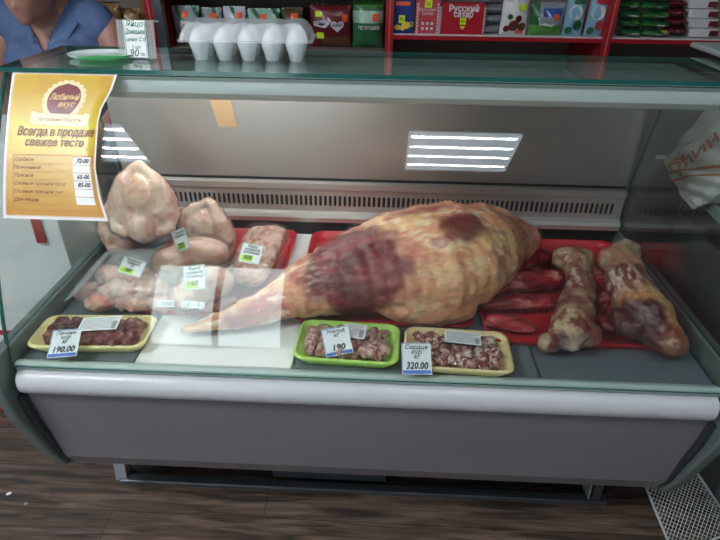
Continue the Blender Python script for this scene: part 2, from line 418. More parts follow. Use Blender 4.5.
# front glass
g = MB(); n = 26
V = []
for i in range(n+1):
    for off in (0, -.006):
        y, z = arc(i/n, off)
        for x in (-.752, .752): V.append((x, y, z))
F = []; mi = []
for i in range(n):
    a = 4*i; c = 4*(i+1)
    F += [(a, a+1, c+1, c), (a+2, c+2, c+3, a+3), (a, c, c+2, a+2), (a+1, a+3, c+3, c+1)]; mi += [0, 0, 1, 1]
F += [(0, 2, 3, 1), (4*n, 4*n+1, 4*n+3, 4*n+2)]; mi += [1, 1]
g.v = V; g.f = F; g.mi = mi
o = g.build('front_glass', ['glass', 'glass_edge'], case, smooth=True, auto=40)
# top glass shelf
g = MB(); g.box(-.765, .80, .284, .545, 1.197, 1.2055)
g.mi = [1, 1, 1, 1, 0, 0]
g.build('glass_shelf', ['top_glass', 'glass_edge'], case)
# canopy under the glass shelf
pr = [(.300, 1.192), (.296, 1.180), (.298, 1.158), (.308, 1.145), (.326, 1.139), (.40, 1.146), (.66, 1.148), (.66, 1.160), (.545, 1.170), (.540, 1.192)]
cano = MB().prism(pr, -.745, .715).build('canopy', 'canopy', case, smooth=True, auto=30)
G['tube'] = emitter('fill_tube', (1., .96, .93), 27.0)  # unseen tube added to light the case, shortened so the right stays darker
local(MB().tube([(-.70, .47, 1.128), (-.02, .47, 1.128)], .010, 12).build('fill_tube', 'tube', None, smooth=True), cano)
# back wall panel above the vent
backp = MB().box(-.752, .752, .675, .70, .822, 1.147).build('back_panel', 'steel_br', case)
MB().box(-.752, .752, .670, .676, .818, .824).build('dark_seam', 'black', case)
# vent panel with real slots
v = MB()
zl, zh = .739, .774; pitch = .0148; x = -.640; zt, zb2 = .790, .722
yv = .660
def sp(cx, k, n=16):
    a = 2*math.pi*k/n; r = .0043
    c, s_ = math.cos(a), math.sin(a)
    return (cx+r*c, (zl+zh)/2+(((zh-zl)/2-r) if s_ > 0 else -((zh-zl)/2-r))*(1 if abs(s_) > 1e-6 else 0)+r*s_)
ns = int(1.385/pitch)
for q in range(ns):
    cx = x+q*pitch
    inn = []; out = []
    for k in range(16):
        a = 2*math.pi*k/16; r = .0043
        ix = cx+r*math.cos(a); iz = (zl+zh)/2+math.copysign((zh-zl)/2-r, math.sin(a+1e-6))+r*math.sin(a); inn.append((ix, iz))
        t = max(abs(math.cos(a)), abs(math.sin(a))); ox = cx+pitch/2*max(-1, min(1, math.cos(a)/t)); oz = (zt+zb2)/2+(zt-zb2)/2*max(-1, min(1, math.sin(a)/t)); out.append((ox, oz))
    V = [(a, yv, b_) for a, b_ in inn]+[(a, yv, b_) for a, b_ in out]+[(a, yv+.004, b_) for a, b_ in inn]
    F = [(k, (k+1) % 16, 16+(k+1) % 16, 16+k) for k in range(16)]+[(k, 32+k, 32+(k+1) % 16, (k+1) % 16) for k in range(16)]
    v.add(V, F)
xe = x+(ns-.5)*pitch; xs = x-pitch/2
v.box(-.752, xs, yv, yv+.004, zb2, zt); v.box(xe, .752, yv, yv+.004, zb2, zt)
v.box(xs, xe, yv+.012, yv+.014, zb2, zt, 1)
v.prism([(yv, zt), (yv-.006, zt+.006), (yv-.006, zt+.024), (.672, zt+.028), (.672, zt)], -.752, .752)
v.prism([(yv, zb2), (yv-.014, zb2-.004), (yv-.020, zb2-.014), (yv-.016, zb2-.030), (yv-.004, zb2-.036), (yv+.014, zb2-.034), (yv+.014, zb2)], -.752, .752)
v.keepn = False
v.build('air_vent', ['vent', 'black'], case)
MB().box(-.752, .752, .668, .70, .60, .812).build('dark_backing', 'black', case)
# deck panels; reflection and left-end shade are put into their colours
for a, b_, mm, lb in ((-.749, -.502, 'deck_d', None), (-.499, -.152, 'deck_l', 'pale deck panel coloured with a bright reflection'), (-.142, .383, 'deck_d', None), (.388, .749, 'deck_d', None)):
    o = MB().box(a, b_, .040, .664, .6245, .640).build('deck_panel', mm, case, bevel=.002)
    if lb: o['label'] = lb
# tape and small sticker on the back panel
G['tape'] = mat('brown_tape', (.50, .33, .18), .6)
tp = at(224, 113.5, y=.6745); M = T(*tp) @ RX(90) @ RZ(0)
b = MB(); b.add([(-.036, .038, 0), (.022, .038, 0), (.034, -.038, 0), (-.020, -.038, 0)], [(0, 3, 2, 1)], 0, M); local(b.build('tape_patch', 'tape'), backp)
tp = at(661, 157, y=.6745)
local(MB().box(tp.x-.015, tp.x+.015, .673, .6745, tp.z-.006, tp.z+.006).build('small_sticker', 'lab_w', None, bevel=.003), backp)
# base frame
b = MB(); b.prism([(.196, 0), (.196, .013), (.200, .015), (.222, .017), (.222, .012), (.202, .006), (.202, 0)], -.742, .735)
b.build('front_rail', 'frame', case, bevel=.001)
MB().tube([(-.69, .27, .052), (.66, .27, .052)], .020, 14).build('rear_tube', 'frame_lit', case, smooth=True)
b = MB(); b.box(-.70, .68, .40, .42, .0, .285); b.build('under_shade', 'black', case)  # black sheet standing in for the shade in the void under the case
for s, xx in ((-1, -.735), (1, .705)):
    b = MB(); M = T(xx, .205, .004) @ RY(-s*6 if s < 0 else -4)
    b.box(-.022, .012, 0, .006, 0, .30, 0 if s > 0 else 1, M); b.box(.004, .012, 0, .05, 0, .30, 1, M) if s < 0 else b.box(-.026, -.014, 0, .05, 0, .30, 1, M)
    b.build('frame_post', ['frame', 'frame_lit'], case, bevel=.001)
b = MB(); b.box(-.275, .075, .236, .242, .012, .30)
for hx in (-.235, .03): b.tube([(hx, .2385, .05), (hx, .235, .05)], .006, 14, 1)
b.build('mounting_plate', ['frame', 'black'], case)

# ------------------------------------------------------------------ poster on the front glass
W = .215; H = .300
def poster_pt(u, v, off=.0022):
    """u 0..1 from the left, v 0..1 from the top"""
    s_ = 1.004-v*H/.612
    y, z = arc(s_, off)
    xl = -.7360+.003*v
    cut = .0*v
    right = -.516-.0235*float(np.interp(v, [0, .12, .26, .36, .65, .85, 1], [0, .25, .9, 1.02, 1.05, .6, .02]))
    lift = .010*float(np.interp(v, [0, .2, .34, .7, 1], [0, .5, 1, .8, .1]))*max(0, (u-.86)/.14)**2
    return Vector((xl+(right-xl)*u, y-lift, z+lift*.4))
G['post'] = mat('poster_paper', attr=True, rough=.35)
G['post_r'] = mat('poster_dark_red', (.17, .012, .02), .35); G['post_br'] = mat('poster_brown_print', (.24, .05, .03), .4)
G['post_c'] = mat('poster_cream', (.85, .72, .42), .35); G['post_o'] = mat('poster_orange_line', (.55, .25, .05), .4)
G['gold'] = mat('poster_gold', (.82, .55, .20), .35)
p = MB(); p.grid(lambda i, j: poster_pt(i, j), 60, 72)
def PF(off): return lambda x, y, z: poster_pt(x, y, off)
def pshape(pts, mi, off):
    if len(pts) != 4: p.add([poster_pt(a, b_, off) for a, b_ in pts], [tuple(range(len(pts)))], mi); return
    A_, B_, C_, D_ = pts; n = 6
    def f(i, j):
        x_ = (A_[0]*(1-i)+B_[0]*i)*(1-j)+(D_[0]*(1-i)+C_[0]*i)*j; y_ = (A_[1]*(1-i)+B_[1]*i)*(1-j)+(D_[1]*(1-i)+C_[1]*i)*j
        return poster_pt(x_, y_, off)
    p.grid(f, n, 2, mi)
ar = W/H
def disc(cx, cy, r, mi, off, n=40, ry=None): 
    ry = ry or r*ar
    # fan in strips so the disc follows the curved sheet
    for k in range(12):
        t0 = -1+2*k/12; t1 = -1+2*(k+1)/12
        w0 = math.sqrt(max(0, 1-t0*t0)); w1 = math.sqrt(max(0, 1-t1*t1))
        q = [(cx-r*w0, cy+ry*t0), (cx+r*w0, cy+ry*t0), (cx+r*w1, cy+ry*t1), (cx-r*w1, cy+ry*t1)]
        if w0 < 1e-4: q = q[1:]
        if w1 < 1e-4: q = q[:-1]
        pshape(q, mi, off)
for k in range(22):
    a = 2*math.pi*k/22
    disc(.56+.192*math.cos(a), .205+.192*ar*.92*math.sin(a), .028, 4, .0025)
disc(.56, .205, .19, 4, .0027)
disc(.56, .205, .165, 2, .0030)
pshape([(.29, .295), (.83, .305), (.83, .385), (.28, .375)], 4, .0034)
pshape([(.25, .285), (.31, .285), (.31, .365), (.25, .365)], 4, .0032); pshape([(.81, .29), (.87, .30), (.86, .38), (.81, .37)], 4, .0032)
def ptext(t, cx, cy, h, mi, off=.0037, shear=.3, maxw=None, bold=0.):
    V, F, w = text_mesh(t, shear, bold); k = h; kx = k/ar
    if maxw: kx = min(kx, maxw/w)
    p.add([poster_pt(cx+v[0]*kx, cy-v[1]*k, off) for v in V], F, mi)
ptext('Любимый', .56, .185, .060, 5, bold=.02, maxw=.30); ptext('вкус', .60, .235, .055, 5, bold=.02)
ptext('Натуральные продукты', .56, .340, .036, 3, maxw=.46)
ptext('Всегда в продаже', .535, .425, .085, 3, bold=.015, maxw=.83)
ptext('свежее тесто', .52, .495, .075, 3, bold=.015, maxw=.62)
fx0, fx1, fy0, fy1 = .10, .955, .575, .945
for a, b_, c, d in ((fx0, fx1, fy0, fy0+.006), (fx0, fx1, fy1-.006, fy1), (fx0, fx0+.008, fy0, fy1), (fx1-.008, fx1, fy0, fy1)):
    n = 8
    for k in range(n):
        aa = a+(b_-a)*k/n; bb = a+(b_-a)*(k+1)/n; 
        if b_-a > .5: pshape([(aa, c), (bb, c), (bb, d), (aa, d)], 6, .0030)
        else: 
            cc = c+(d-c)*k/n; dd = c+(d-c)*(k+1)/n; pshape([(a, cc), (b_, cc), (b_, dd), (a, dd)], 6, .0030)
rows = ['Сдобное', 'Пельменное', 'Пресное', 'Слоёное пресное 0,5 кг', 'Слоёное пресное 1 кг', 'Для пиццы']
prices = ['72-00', '', '65-00', '85-00', '', '']
for k, (a, b_) in enumerate(zip(rows, prices)):
    y = .610+.0525*k
    w = .022*len(a)
    ptext(a, .14+w/2, y, .034, 3, shear=.25)
    for q in range(2): pshape([(.20, y+.022+.009*q), (.64-.12*q, y+.022+.009*q), (.64-.12*q, y+.0245+.009*q), (.20, y+.0245+.009*q)], 6, .0030)
    pshape([(.735, y-.022), (.925, y-.022), (.925, y+.026), (.735, y+.026)], 1, .0030)
    if b_: ptext(b_, .835, y+.003, .040, 7, bold=.03)
o = p.build('poster', ['post', 'white', 'post_r', 'post_br', 'post_c', 'gold', 'post_o', 'ink'])
me = o.data; A = me.color_attributes.new('Col', 'FLOAT_COLOR', 'CORNER')
uvs = [(i/60, j/72) for i in range(61) for j in range(73)]
Cc = np.ones((len(me.loops), 4))
for l in me.loops:
    i = l.vertex_index
    if i < len(uvs):
        u, v_ = uvs[i]
        if u < .022 or u > .978 or v_ < .018 or v_ > .978: c = (.82, .80, .80)
        else:
            e = max(0, 1-min(u, 1-u)/.10)*.5*(v_ > .4)+max(0, (v_-.80)/.20)*.9
            ray = .5 if (.28 < u+.35*v_ < .62 and v_ < .16) or (.12 > v_ and u > .85) else 0
            b_ = math.exp(-((v_-.42)/.13)**2); t = min(1, e+ray*.6)
            t *= .62
            c = (.64-.12*t+.03*b_, (.40+.15*b_)*(1-t)+.17*t, (.035+.01*b_+.06*(v_ > .57))*(1-t)+.03*t)
        Cc[l.index, :3] = c
A.data.foreach_set('color', Cc.ravel())
tag(o, 'yellow fresh dough price poster with a wavy right edge, taped to the front glass', 'poster')

# ------------------------------------------------------------------ red trays on the deck
def red_tray(x0, x1, y0, y1, label, z=.6405):
    w, d = x1-x0, y1-y0
    m = MB(); Rr = []
    for (i, zz) in ((.010, 0), (.004, .010), (0, .016), (-.002, .019), (.004, .020), (.010, .014), (.016, .004)):
        Rr.append(rrect(w-2*i, d-2*i, .035, 6, 0, 0, zz))
    m.rings(Rr); o = m.build('red_tray', 'red_tray', None, smooth=True, auto=50)
    o.location = ((x0+x1)/2, (y0+y1)/2, z)
    return tag(o, label, 'tray', 'red plastic trays on the case deck')
red_tray(-.60, -.225, .205, .650, 'red plastic tray under the whole chickens and mince, left end of the case')
red_tray(-.175, .262, .185, .650, 'red plastic tray under the big leg of beef')
red_tray(.285, .742, .135, .640, 'red plastic tray under the beef shanks, right end of the case')
DZ = .6405; TZ = .6445

def film_of(o, t, off=.004, amp=.010, sc=14, m_='film'):
    me = o.data.copy(); n = len(me.vertices); P = np.empty(n*3); me.vertices.foreach_get('co', P); P = P.reshape(-1, 3)
    Nn = np.empty(n*3); me.vertex_normals.foreach_get('vector', Nn); Nn = Nn.reshape(-1, 3)
    P = P+Nn*(off+amp*fbm(P, sc, 77)**2)[:, None]; me.vertices.foreach_set('co', P.ravel()); me.materials.clear(); me.materials.append(G[m_]); me.update()
    f = bpy.data.objects.new('plastic_film', me); COL.objects.link(f); f.parent = t; f.matrix_parent_inverse = Matrix() if o.parent is None else o.matrix_parent_inverse.copy(); return f
# ------------------------------------------------------------------ the big leg
X = lambda px, py, z: np.array(at(px, py, z=z))
def blob(P, c, r, ang, w=.35, seed=1, sc=14):
    d = P-c; ca, sa = math.cos(R_(ang)), math.sin(R_(ang))
    u = (d[:, 0]*ca+d[:, 1]*sa)/r[0]; v_ = (-d[:, 0]*sa+d[:, 1]*ca)/r[1]; q = d[:, 2]/r[2]
    return 1-sst(1-w, 1+w, np.sqrt(u*u+v_*v_+q*q)+(fbm(P, sc, seed)-.5)*1.1)
def leg():
    S = [((192, 328), .668, .016, .014), ((222, 321), .674, .028, .024), ((255, 309), .686, .046, .034), ((288, 295), .704, .072, .052), ((318, 284), .718, .100, .070),
         ((352, 272), .738, .128, .088), ((392, 263), .752, .160, .106), ((428, 258), .762, .182, .122), ((458, 251), .764, .176, .122), ((486, 246), .758, .130, .100), ((508, 240), .750, .080, .075), ((524, 240), .740, .050, .048)]
    pr = []
    for i in range(len(S)-1):
        (a, za, ra, ha), (b_, zb_, rb, hb) = S[i], S[i+1]
        A_, B_ = at(*a, z=za), at(*b_, z=zb_)
        for t in (0, .34, .67):
            c = A_.lerp(B_, t); r = ra+(rb-ra)*t; h = ha+(hb-ha)*t
            pr.append(ellip(c, (max(.35*r, .030) if r > .03 else .030, r, h), (0, 0, 22)))
    (a, za, ra, ha) = S[-1]; pr.append(ellip(at(*a, z=za), (.040, ra, ha), (0, 0, 22)))
    # thigh lobe along the lower edge and lump at the hip end
    pr.append(ellip(at(425, 303, z=.70), (.13, .055, .055)))
    pr.append(ellip(at(475, 222, z=.80), (.10, .05, .05), (0, 0, 10)))
    def col(P, N):
        n1 = fbm(P, 9, 3); n2 = fbm(P, 26, 8); st = fbm(P*np.array([1, 3.2, 3.2]), 16, 12)
        C = np.tile(np.array([.84, .54, .26]), (len(P), 1))
        C = mixc(C, (.78, .38, .22), sst(.45, .62, n1)); C = mixc(C, (.90, .76, .50), sst(.50, .66, st)*.9)
        C = mixc(C, (.52, .12, .11), sst(.55, .68, n2)*.7); C = mixc(C, (.40, .10, .14), sst(.58, .66, fbm(P*np.array([1, 2.2, 1]), 13, 91))*.6)
        C = mixc(C, (.80, .36, .18), blob(P, X(480, 300, .74), (.15, .07, .10), 15, .6, 31)*.7)
        dark = np.array((.12, .008, .016))
        main = blob(P, X(350, 266, .79), (.115, .132, .14), 34, .14, 5, 12)
        C = mixc(C, (.62, .24, .16), blob(P, X(350, 266, .79), (.135, .145, .14), 34, .3, 6, 12)*.7)
        mv = mixc(np.tile(dark, (len(P), 1)), (.24, .015, .025), sst(.45, .65, st))
        C = C*(1-main[:, None]*.97)+mv*main[:, None]*.97
        C = mixc(C, (.46, .13, .11), blob(P, X(385, 285, .80), (.09, .07, .10), 40, .6, 15, 14)*.5)
        C = mixc(C, dark, blob(P, X(462, 230, .86), (.062, .042, .09), 30, .35, 7, 18)*.88)
        C = mixc(C, (.30, .05, .07), blob(P, X(425, 213, .86), (.075, .024, .09), 18, .5, 9)*.8)
        C = mixc(C, (.36, .08, .09), blob(P, X(452, 266, .86), (.060, .034, .09), 25, .6, 11, 20)*.7)
        C = mixc(C, (.30, .05, .04), blob(P, X(515, 232, .80), (.07, .08, .09), 25, .7, 13, 24)*.65)
        C = mixc(C, (.46, .07, .07), blob(P, X(262, 314, .69), (.085, .03, .08), 22, .8, 17, 24)*.85)
        C = mixc(C, (.93, .84, .70), sst(.57, .63, fbm(P*np.array([1, 3.4, 2]), 20, 27))*sst(-.05, -.22, P[:, 0])*.8)
        C = mixc(C, (.86, .66, .40), sst(.62, .72, fbm(P*np.array([1, 2.4, 1]), 11, 21))*.6*(1-main))
        return C*(.86+.34*n2[:, None])
    def disp(P, N): return (fbm(P, 8, 2)-.5)*.026+(fbm(P*np.array([1, 2.5, 2.5]), 24, 4)-.5)*.013
    t = thing('beef_haunch', at(400, 310, z=TZ), 'huge skinned leg of beef wrapped in film, lying across the middle of the case', 'meat')
    o = organic('meat', pr, .0048, 12, 'meatdry', col, disp, t)
    # film around it
    me = o.data.copy(); n = len(me.vertices); P = np.empty(n*3); me.vertices.foreach_get('co', P); P = P.reshape(-1, 3)
    Nn = np.empty(n*3); me.vertex_normals.foreach_get('vector', Nn); Nn = Nn.reshape(-1, 3)
    P = P+Nn*(.0035+.005*fbm(P, 30, 44))[:, None]; me.vertices.foreach_set('co', P.ravel())
    me.materials.clear(); me.materials.append(G['film']); me.update()
    f = bpy.data.objects.new('plastic_film', me); COL.objects.link(f); f.parent = t; f.matrix_parent_inverse = t.matrix_basis.inverted()
    # loose twisted film at the shank end
    q = MB(); a = at(250, 312, z=.69); b_ = at(196, 327, z=.66)
    def ff(i, j):
        c = a.lerp(b_, i*1.02); w = .040*(1-.45*i)*(1+.15*math.sin(j*17+i*5)); ang = j*2*math.pi
        return c+Vector((.25*w*math.sin(ang*3), w*math.cos(ang), max(-.018, .6*w*math.sin(ang))))
    q.grid(ff, 12, 30)
    q.build('film_tail', 'film', t, smooth=True)
leg()

# ------------------------------------------------------------------ beef shanks on the right tray
def shank(pr, base, col, seed, label):
    t = thing('beef_shank', base, label, 'meat', 'beef shanks')
    o = organic('meat', pr, .0040, 4, 'meat', col, lambda P, N: (fbm(P, 28, seed+1)-.5)*.016+(fbm(P, 75, seed+2)-.5)*.007, t)
    film_of(o, t, .003, .012, 22)
def col1(P, N):
    n1 = fbm(P, 34, 60); n2 = fbm(P, 90, 63); st = fbm(P*np.array([3, .6, 1]), 30, 66)
    C = np.tile(np.array([.60, .46, .30]), (len(P), 1)); C = mixc(C, (.50, .24, .15), sst(.50, .66, n1)*.7)
    mid = blob(P, X(580, 284, .73), (.06, .055, .07), 0, .4, 61)
    C = mixc(C, (.36, .06, .07), mid*.75); C = mixc(C, (.80, .68, .58), mid*sst(.54, .60, st))
    C = mixc(C, (.27, .045, .07), blob(P, X(560, 303, .73), (.050, .030, .05), 0, .5, 62)*.85)
    C = mixc(C, (.78, .62, .36), blob(P, X(560, 325, .71), (.045, .035, .07), 20, .4, 64)*.8)
    C = mixc(C, (.42, .09, .07), blob(P, X(590, 330, .70), (.040, .045, .06), 0, .5, 65)*.85)
    C = mixc(C, (.13, .01, .015), blob(P, X(558, 341, .695), (.018, .016, .03), 0, .4, 67, 30)*.95)
    C = mixc(C, (.82, .70, .60), blob(P, X(574, 346, .68), (.035, .020, .03), 0, .6, 68, 40)*.75)
    C = mixc(C, (.30, .035, .03), sst(.56, .60, fbm(P, 48, 69))*.8)
    return C*(.55+.5*n2[:, None])
a = [at(574, 260, z=.735), at(580, 284, z=.715), at(576, 308, z=.705), at(568, 332, z=.692)]
shank([limb(a, [.034, .031, .042, .044]), ellip(a[0]+Vector((-.022, .01, 0)), (.030,)*3), ellip(a[0]+Vector((.026, .008, 0)), (.028,)*3), ellip(at(550, 343, z=.680), (.026, .022, .024)), ellip(at(586, 334, z=.685), (.036, .032, .030))],
      Vector((a[1].x, a[1].y, TZ)), col1, 60, 'smaller beef shank with a pale sawn bone end, just right of the big leg')
def col2(P, N):
    n1 = fbm(P, 30, 80); n2 = fbm(P, 90, 83); st = fbm(P*np.array([3.2, .7, 1]), 28, 86)
    C = np.tile(np.array([.60, .34, .20]), (len(P), 1)); C = mixc(C, (.66, .52, .36), sst(.48, .60, n1))
    C = mixc(C, (.58, .55, .44), blob(P, X(630, 243, .77), (.05, .035, .06), 0, .4, 81)*.85)
    C = mixc(C, (.62, .20, .17), blob(P, X(603, 254, .74), (.035, .04, .06), 0, .5, 82)*.7)
    mid = blob(P, X(625, 280, .76), (.065, .055, .08), -20, .35, 87)
    C = mixc(C, (.24, .03, .035), mid*.85); C = mixc(C, (.82, .66, .58), mid*sst(.50, .56, st)*.9)
    C = mixc(C, (.78, .36, .16), blob(P, X(638, 300, .76), (.085, .022, .08), -38, .4, 88)*.85)
    dk = blob(P, X(630, 323, .73), (.125, .068, .11), -42, .15, 84)
    C = mixc(C, (.085, .006, .012), dk*.97); C = mixc(C, (.74, .60, .52), blob(P, X(640, 317, .76), (.018, .012, .04), -30, .5, 85, 50))
    C = mixc(C, (.66, .42, .18), blob(P, X(668, 312, .74), (.100, .020, .08), -45, .5, 89)*.9)
    e = blob(P, X(673, 346, .69), (.036, .030, .06), -30, .3, 90); C = mixc(C, (.30, .06, .04), e*.9); C = mixc(C, (.60, .36, .22), e*sst(.52, .58, n1)*.8)
    return C*(.55+.5*n2[:, None])
a = [at(620, 257, z=.745), at(627, 282, z=.735), at(640, 306, z=.722), at(656, 325, z=.708), at(672, 343, z=.692)]
shank([limb(a, [.040, .050, .056, .048, .033]), ellip(a[0]+Vector((.018, .012, .006)), (.036,)*3), ellip(a[0]+Vector((-.028, -.004, -.004)), (.030,)*3), ellip(at(632, 322, z=.70), (.05, .05, .035))],
      Vector((a[1].x, a[1].y, TZ)), col2, 80, 'longer dark red beef shank slanting to the right end of the red tray')
# strips of red meat on the tray
def strip(pxa, pxb, r, z, seed, label):
    A_, B_ = at(*pxa, z=z), at(*pxb, z=z); Mx = A_.lerp(B_, .5)+Vector((0, 0, .010))
    def col(P, N):
        n1 = fbm(P*np.array([.4, 1.6, 1.6]), 45, seed)
        C = np.tile(np.array([.40, .012, .026]), (len(P), 1)); C = mixc(C, (.16, .006, .012), sst(.46, .34, n1)); return mixc(C, (.68, .30, .26), sst(.56, .64, n1)*.85)
    o = organic('beef_strip', [limb([A_, Mx, B_], [r*.7, r, r*.75])], .005, 5, 'meat', col, lambda P, N: (fbm(P*np.array([.5, 1.5, 1.5]), 34, seed)-.5)*.026)
    return tag(o, label, 'meat', 'strips of red meat on the right tray')
strip((498, 268), (560, 258), .028, .680, 101, 'strip of red beef at the back of the right tray, beside the big leg')
strip((478, 288), (556, 280), .028, .680, 102, 'second strip of red beef from the back, left of the smaller shank')
strip((484, 305), (546, 302), .022, .674, 103, 'third strip of red beef from the back, left of the smaller shank')
strip((488, 322), (530, 326), .019, .668, 104, 'front strip of red beef on the right tray, behind the yellow foam tray')
strip((588, 268), (612, 312), .030, .680, 105, 'strip of dark beef squeezed between the two shanks')
strip((604, 322), (640, 330), .024, .668, 106, 'dark beef piece at the front of the right tray, left of the long shank foot')

# ------------------------------------------------------------------ whole chickens
def chick_col(seed, base=(.76, .54, .43)):
    def f(P, N):
        n1 = fbm(P, 14, seed); n2 = fbm(P, 40, seed+4)
        C = np.tile(np.array(base), (len(P), 1)); C = mixc(C, (.84, .68, .56), sst(.45, .62, n1)); C = mixc(C, (.58, .24, .20), sst(.54, .70, n2)*.65); C = mixc(C, (.60, .27, .24), sst(.52, .66, fbm(P, 9, seed+20))*.5)
        return mixc(C, (.72, .55, .30), sst(.60, .72, fbm(P, 22, seed+8))*.35)
    return f
def chicken(loc, k, rot, label, seed):
    """k = scale; bird standing on its neck end with the drumsticks folded up"""
    t = thing('whole_chicken', loc, label, 'chicken', 'whole plucked chickens', rot)
    s = k
    pr = [ellip((0, 0, .072*s), (.082*s, .066*s, .074*s)), ellip((0, -.012*s, .105*s), (.060*s, .055*s, .065*s)),
          ellip((-.052*s, -.010*s, .085*s), (.032*s, .045*s, .056*s), (0, 18, 0)), ellip((.052*s, -.010*s, .085*s), (.032*s, .045*s, .056*s), (0, -18, 0)),
          limb([(-.062*s, -.02*s, .10*s), (-.040*s, -.022*s, .148*s), (-.006*s, -.014*s, .184*s)], [.030*s, .022*s, .012*s]),
          limb([(.062*s, -.02*s, .10*s), (.040*s, -.022*s, .148*s), (.006*s, -.014*s, .184*s)], [.030*s, .022*s, .012*s]),
          limb([(-.080*s, -.02*s, .075*s), (-.072*s, -.045*s, .040*s), (-.045*s, -.055*s, .030*s)], [.016*s, .015*s, .010*s]),
          limb([(.080*s, -.02*s, .075*s), (.072*s, -.045*s, .040*s), (.045*s, -.055*s, .030*s)], [.016*s, .015*s, .010*s]),
          ellip((0, -.03*s, .045*s), (.05*s, .05*s, .045*s))]
    o = organic('bird', pr, .0042*s, 5, 'chick', chick_col(seed), lambda P, N: (fbm(P, 26, seed)-.5)*.012+(fbm(P, 70, seed+1)-.5)*.004)
    o.parent = t; f = film_of(o, t, .002, .014, 20, 'bag_film'); f.matrix_parent_inverse = Matrix()
    m = MB(); m.tube([(0, -.012*s, .182*s), (.004, -.012*s, .192*s), (-.006, -.012*s, .200*s)], [.006, .004, .009], 8)
    local(m.build('film_twist', 'film', smooth=True), t)
    return t
c0 = at(150, 238, y=.47)
t_ = chicken(c0, 1.10, (R_(-8), R_(2), R_(6)), 'biggest whole plucked chicken, on top in the back left corner below the lamp reflection', 3); t_.scale = (.90, .92, 1.03)
c1 = at(206, 256, y=.49)
chicken(c1, .98, (R_(-4), R_(14), R_(-20)), 'whole plucked chicken leaning right, behind the price-tagged bags', 13)
c2 = Vector((-.665, .50, .665))
chicken(c2, .82, (R_(-14), R_(-20), R_(15)), 'whole plucked chicken half hidden behind the clear pack at the far left', 23)

# clear carrier pack with chicken portions
t = thing('clear_poultry_pack', at(145, 305, z=TZ), 'clear plastic pack with a handle slot full of chicken portions, left end of the case', 'pack')
ctr = Vector((-.520, .315, 0))
def packsurf(w, d, h, z0, dx=0, n=8, ry=.05, bul=.02):
    q = MB(); Rr = []
    for (i, zz) in ((.03, 0), (.008, .004), (0, .018), (.004, h*.55), (.020, h*.85), (.045, h), (.09, h+.006)):
        Rr.append([(x_+dx, y_, z0+zz+.004*math.sin(x_*40+y_*22)*(zz > .01)) for x_, y_, _ in rrect(w-2*i, d-2*i, ry, n)])
    q.rings(Rr); return q
q = packsurf(.365, .235, .078, 0)
o = q.build('shell', 'clear_pl', None, smooth=True); o.parent = t; o.location = Vector((-.538, .318, TZ+.004))-t.location
# handle flap with slot
q = MB(); n = 24; out = []; inn = []
for k in range(n):
    a = 2*math.pi*k/n
    out.append((.040*math.copysign(abs(math.cos(a))**.5, math.cos(a)), .085*math.copysign(abs(math.sin(a))**.5, math.sin(a)), 0)); inn.append((.008*math.cos(a)-.008, .030*math.sin(a), 0))
q.rings([out, inn], cap0=False, cap1=False); q.rings([[(a, b_, .002) for a, b_, c in out], [(a, b_, .002) for a, b_, c in inn]], cap0=False, cap1=False)
G['flap'] = milky('cloudy_plastic', (.78, .80, .82), .5, .12); o = q.build('handle_flap', 'flap', None); o.parent = t
o.location = at(88, 276, z=.715)-t.location; o.rotation_euler = (R_(8), R_(-38), R_(-8))
PB = (.68, .44, .36)
portions = [((88, 292), .672, (.032, .024, .020), 60), ((128, 304), .668, (.040, .022, .018), -10), ((165, 304), .668, (.038, .022, .018), 12), ((135, 276), .70, (.040, .028, .022), 10), ((190, 280), .69, (.034, .026, .022), -30), ((118, 290), .685, (.045, .030, .026), 20), ((150, 288), .69, (.050, .034, .028), -15), ((100, 302), .675, (.034, .026, .022), 5), ((185, 296), .68, (.042, .034, .026), 25), ((140, 302), .672, (.042, .026, .020), 0), ((165, 275), .70, (.05, .032, .028), 40), ((110, 276), .70, (.045, .030, .024), -20), ((212, 303), .672, (.035, .026, .022), 10)]
for k, (pp, z, r, an) in enumerate(portions):
    c = at(*pp, z=z); 
    o = organic('chicken_portion', [ellip((0, 0, 0), r), ellip((r[0]*.55, 0, -.003), (r[0]*.6, r[1]*.6, r[2]*.7)), limb([(r[0]*.8, 0, 0), (r[0]*1.5, .006, -.002)], [r[1]*.45, r[1]*.32])], .0045, 4, 'chick', chick_col(40+k, (PB, (.60, .30, .24), (.72, .56, .46))[k % 3]), lambda P, N: (fbm(P, 45, 9+k)-.5)*.026)
    o.location = c; o.rotation_euler = (0, 0, R_(an))
    tag(o, 'pale pink chicken portion inside the clear handled pack', 'chicken', 'chicken portions in the clear pack')

# ---- bags right of it: two bags of chicken fillet, one bag of mince
def bagged(name, prims, seed, label, cat, cb=None, group=None, mat_='chick'):
    t = thing(name, (0, 0, 0), label, cat, group)
    o = organic('filling', prims, .005, 6, mat_, cb or chick_col(seed, (.62, .50, .36)), lambda P, N: (fbm(P, 30, seed)-.5)*.012)
    c = sum((v.co for v in o.data.vertices), Vector())/len(o.data.vertices); zmin = min(v.co.z for v in o.data.vertices)
    base = Vector((c.x, c.y, zmin)); o.data.transform(Matrix.Translation(-base)); t.location = base; o.parent = t
    f = film_of(o, t, .003, .018, 18, 'bag_film'); f.matrix_parent_inverse = Matrix(); return t
bagged('chicken_fillet_bag', [ellip(at(207, 284, z=.715), (.068, .055, .040), (0, -6, 0)), ellip(at(190, 296, z=.70), (.05, .04, .03))], 71, 'bag of pale chicken fillet with the lower lime price tag, beside the mince', 'bag', group='bags of chicken fillet')
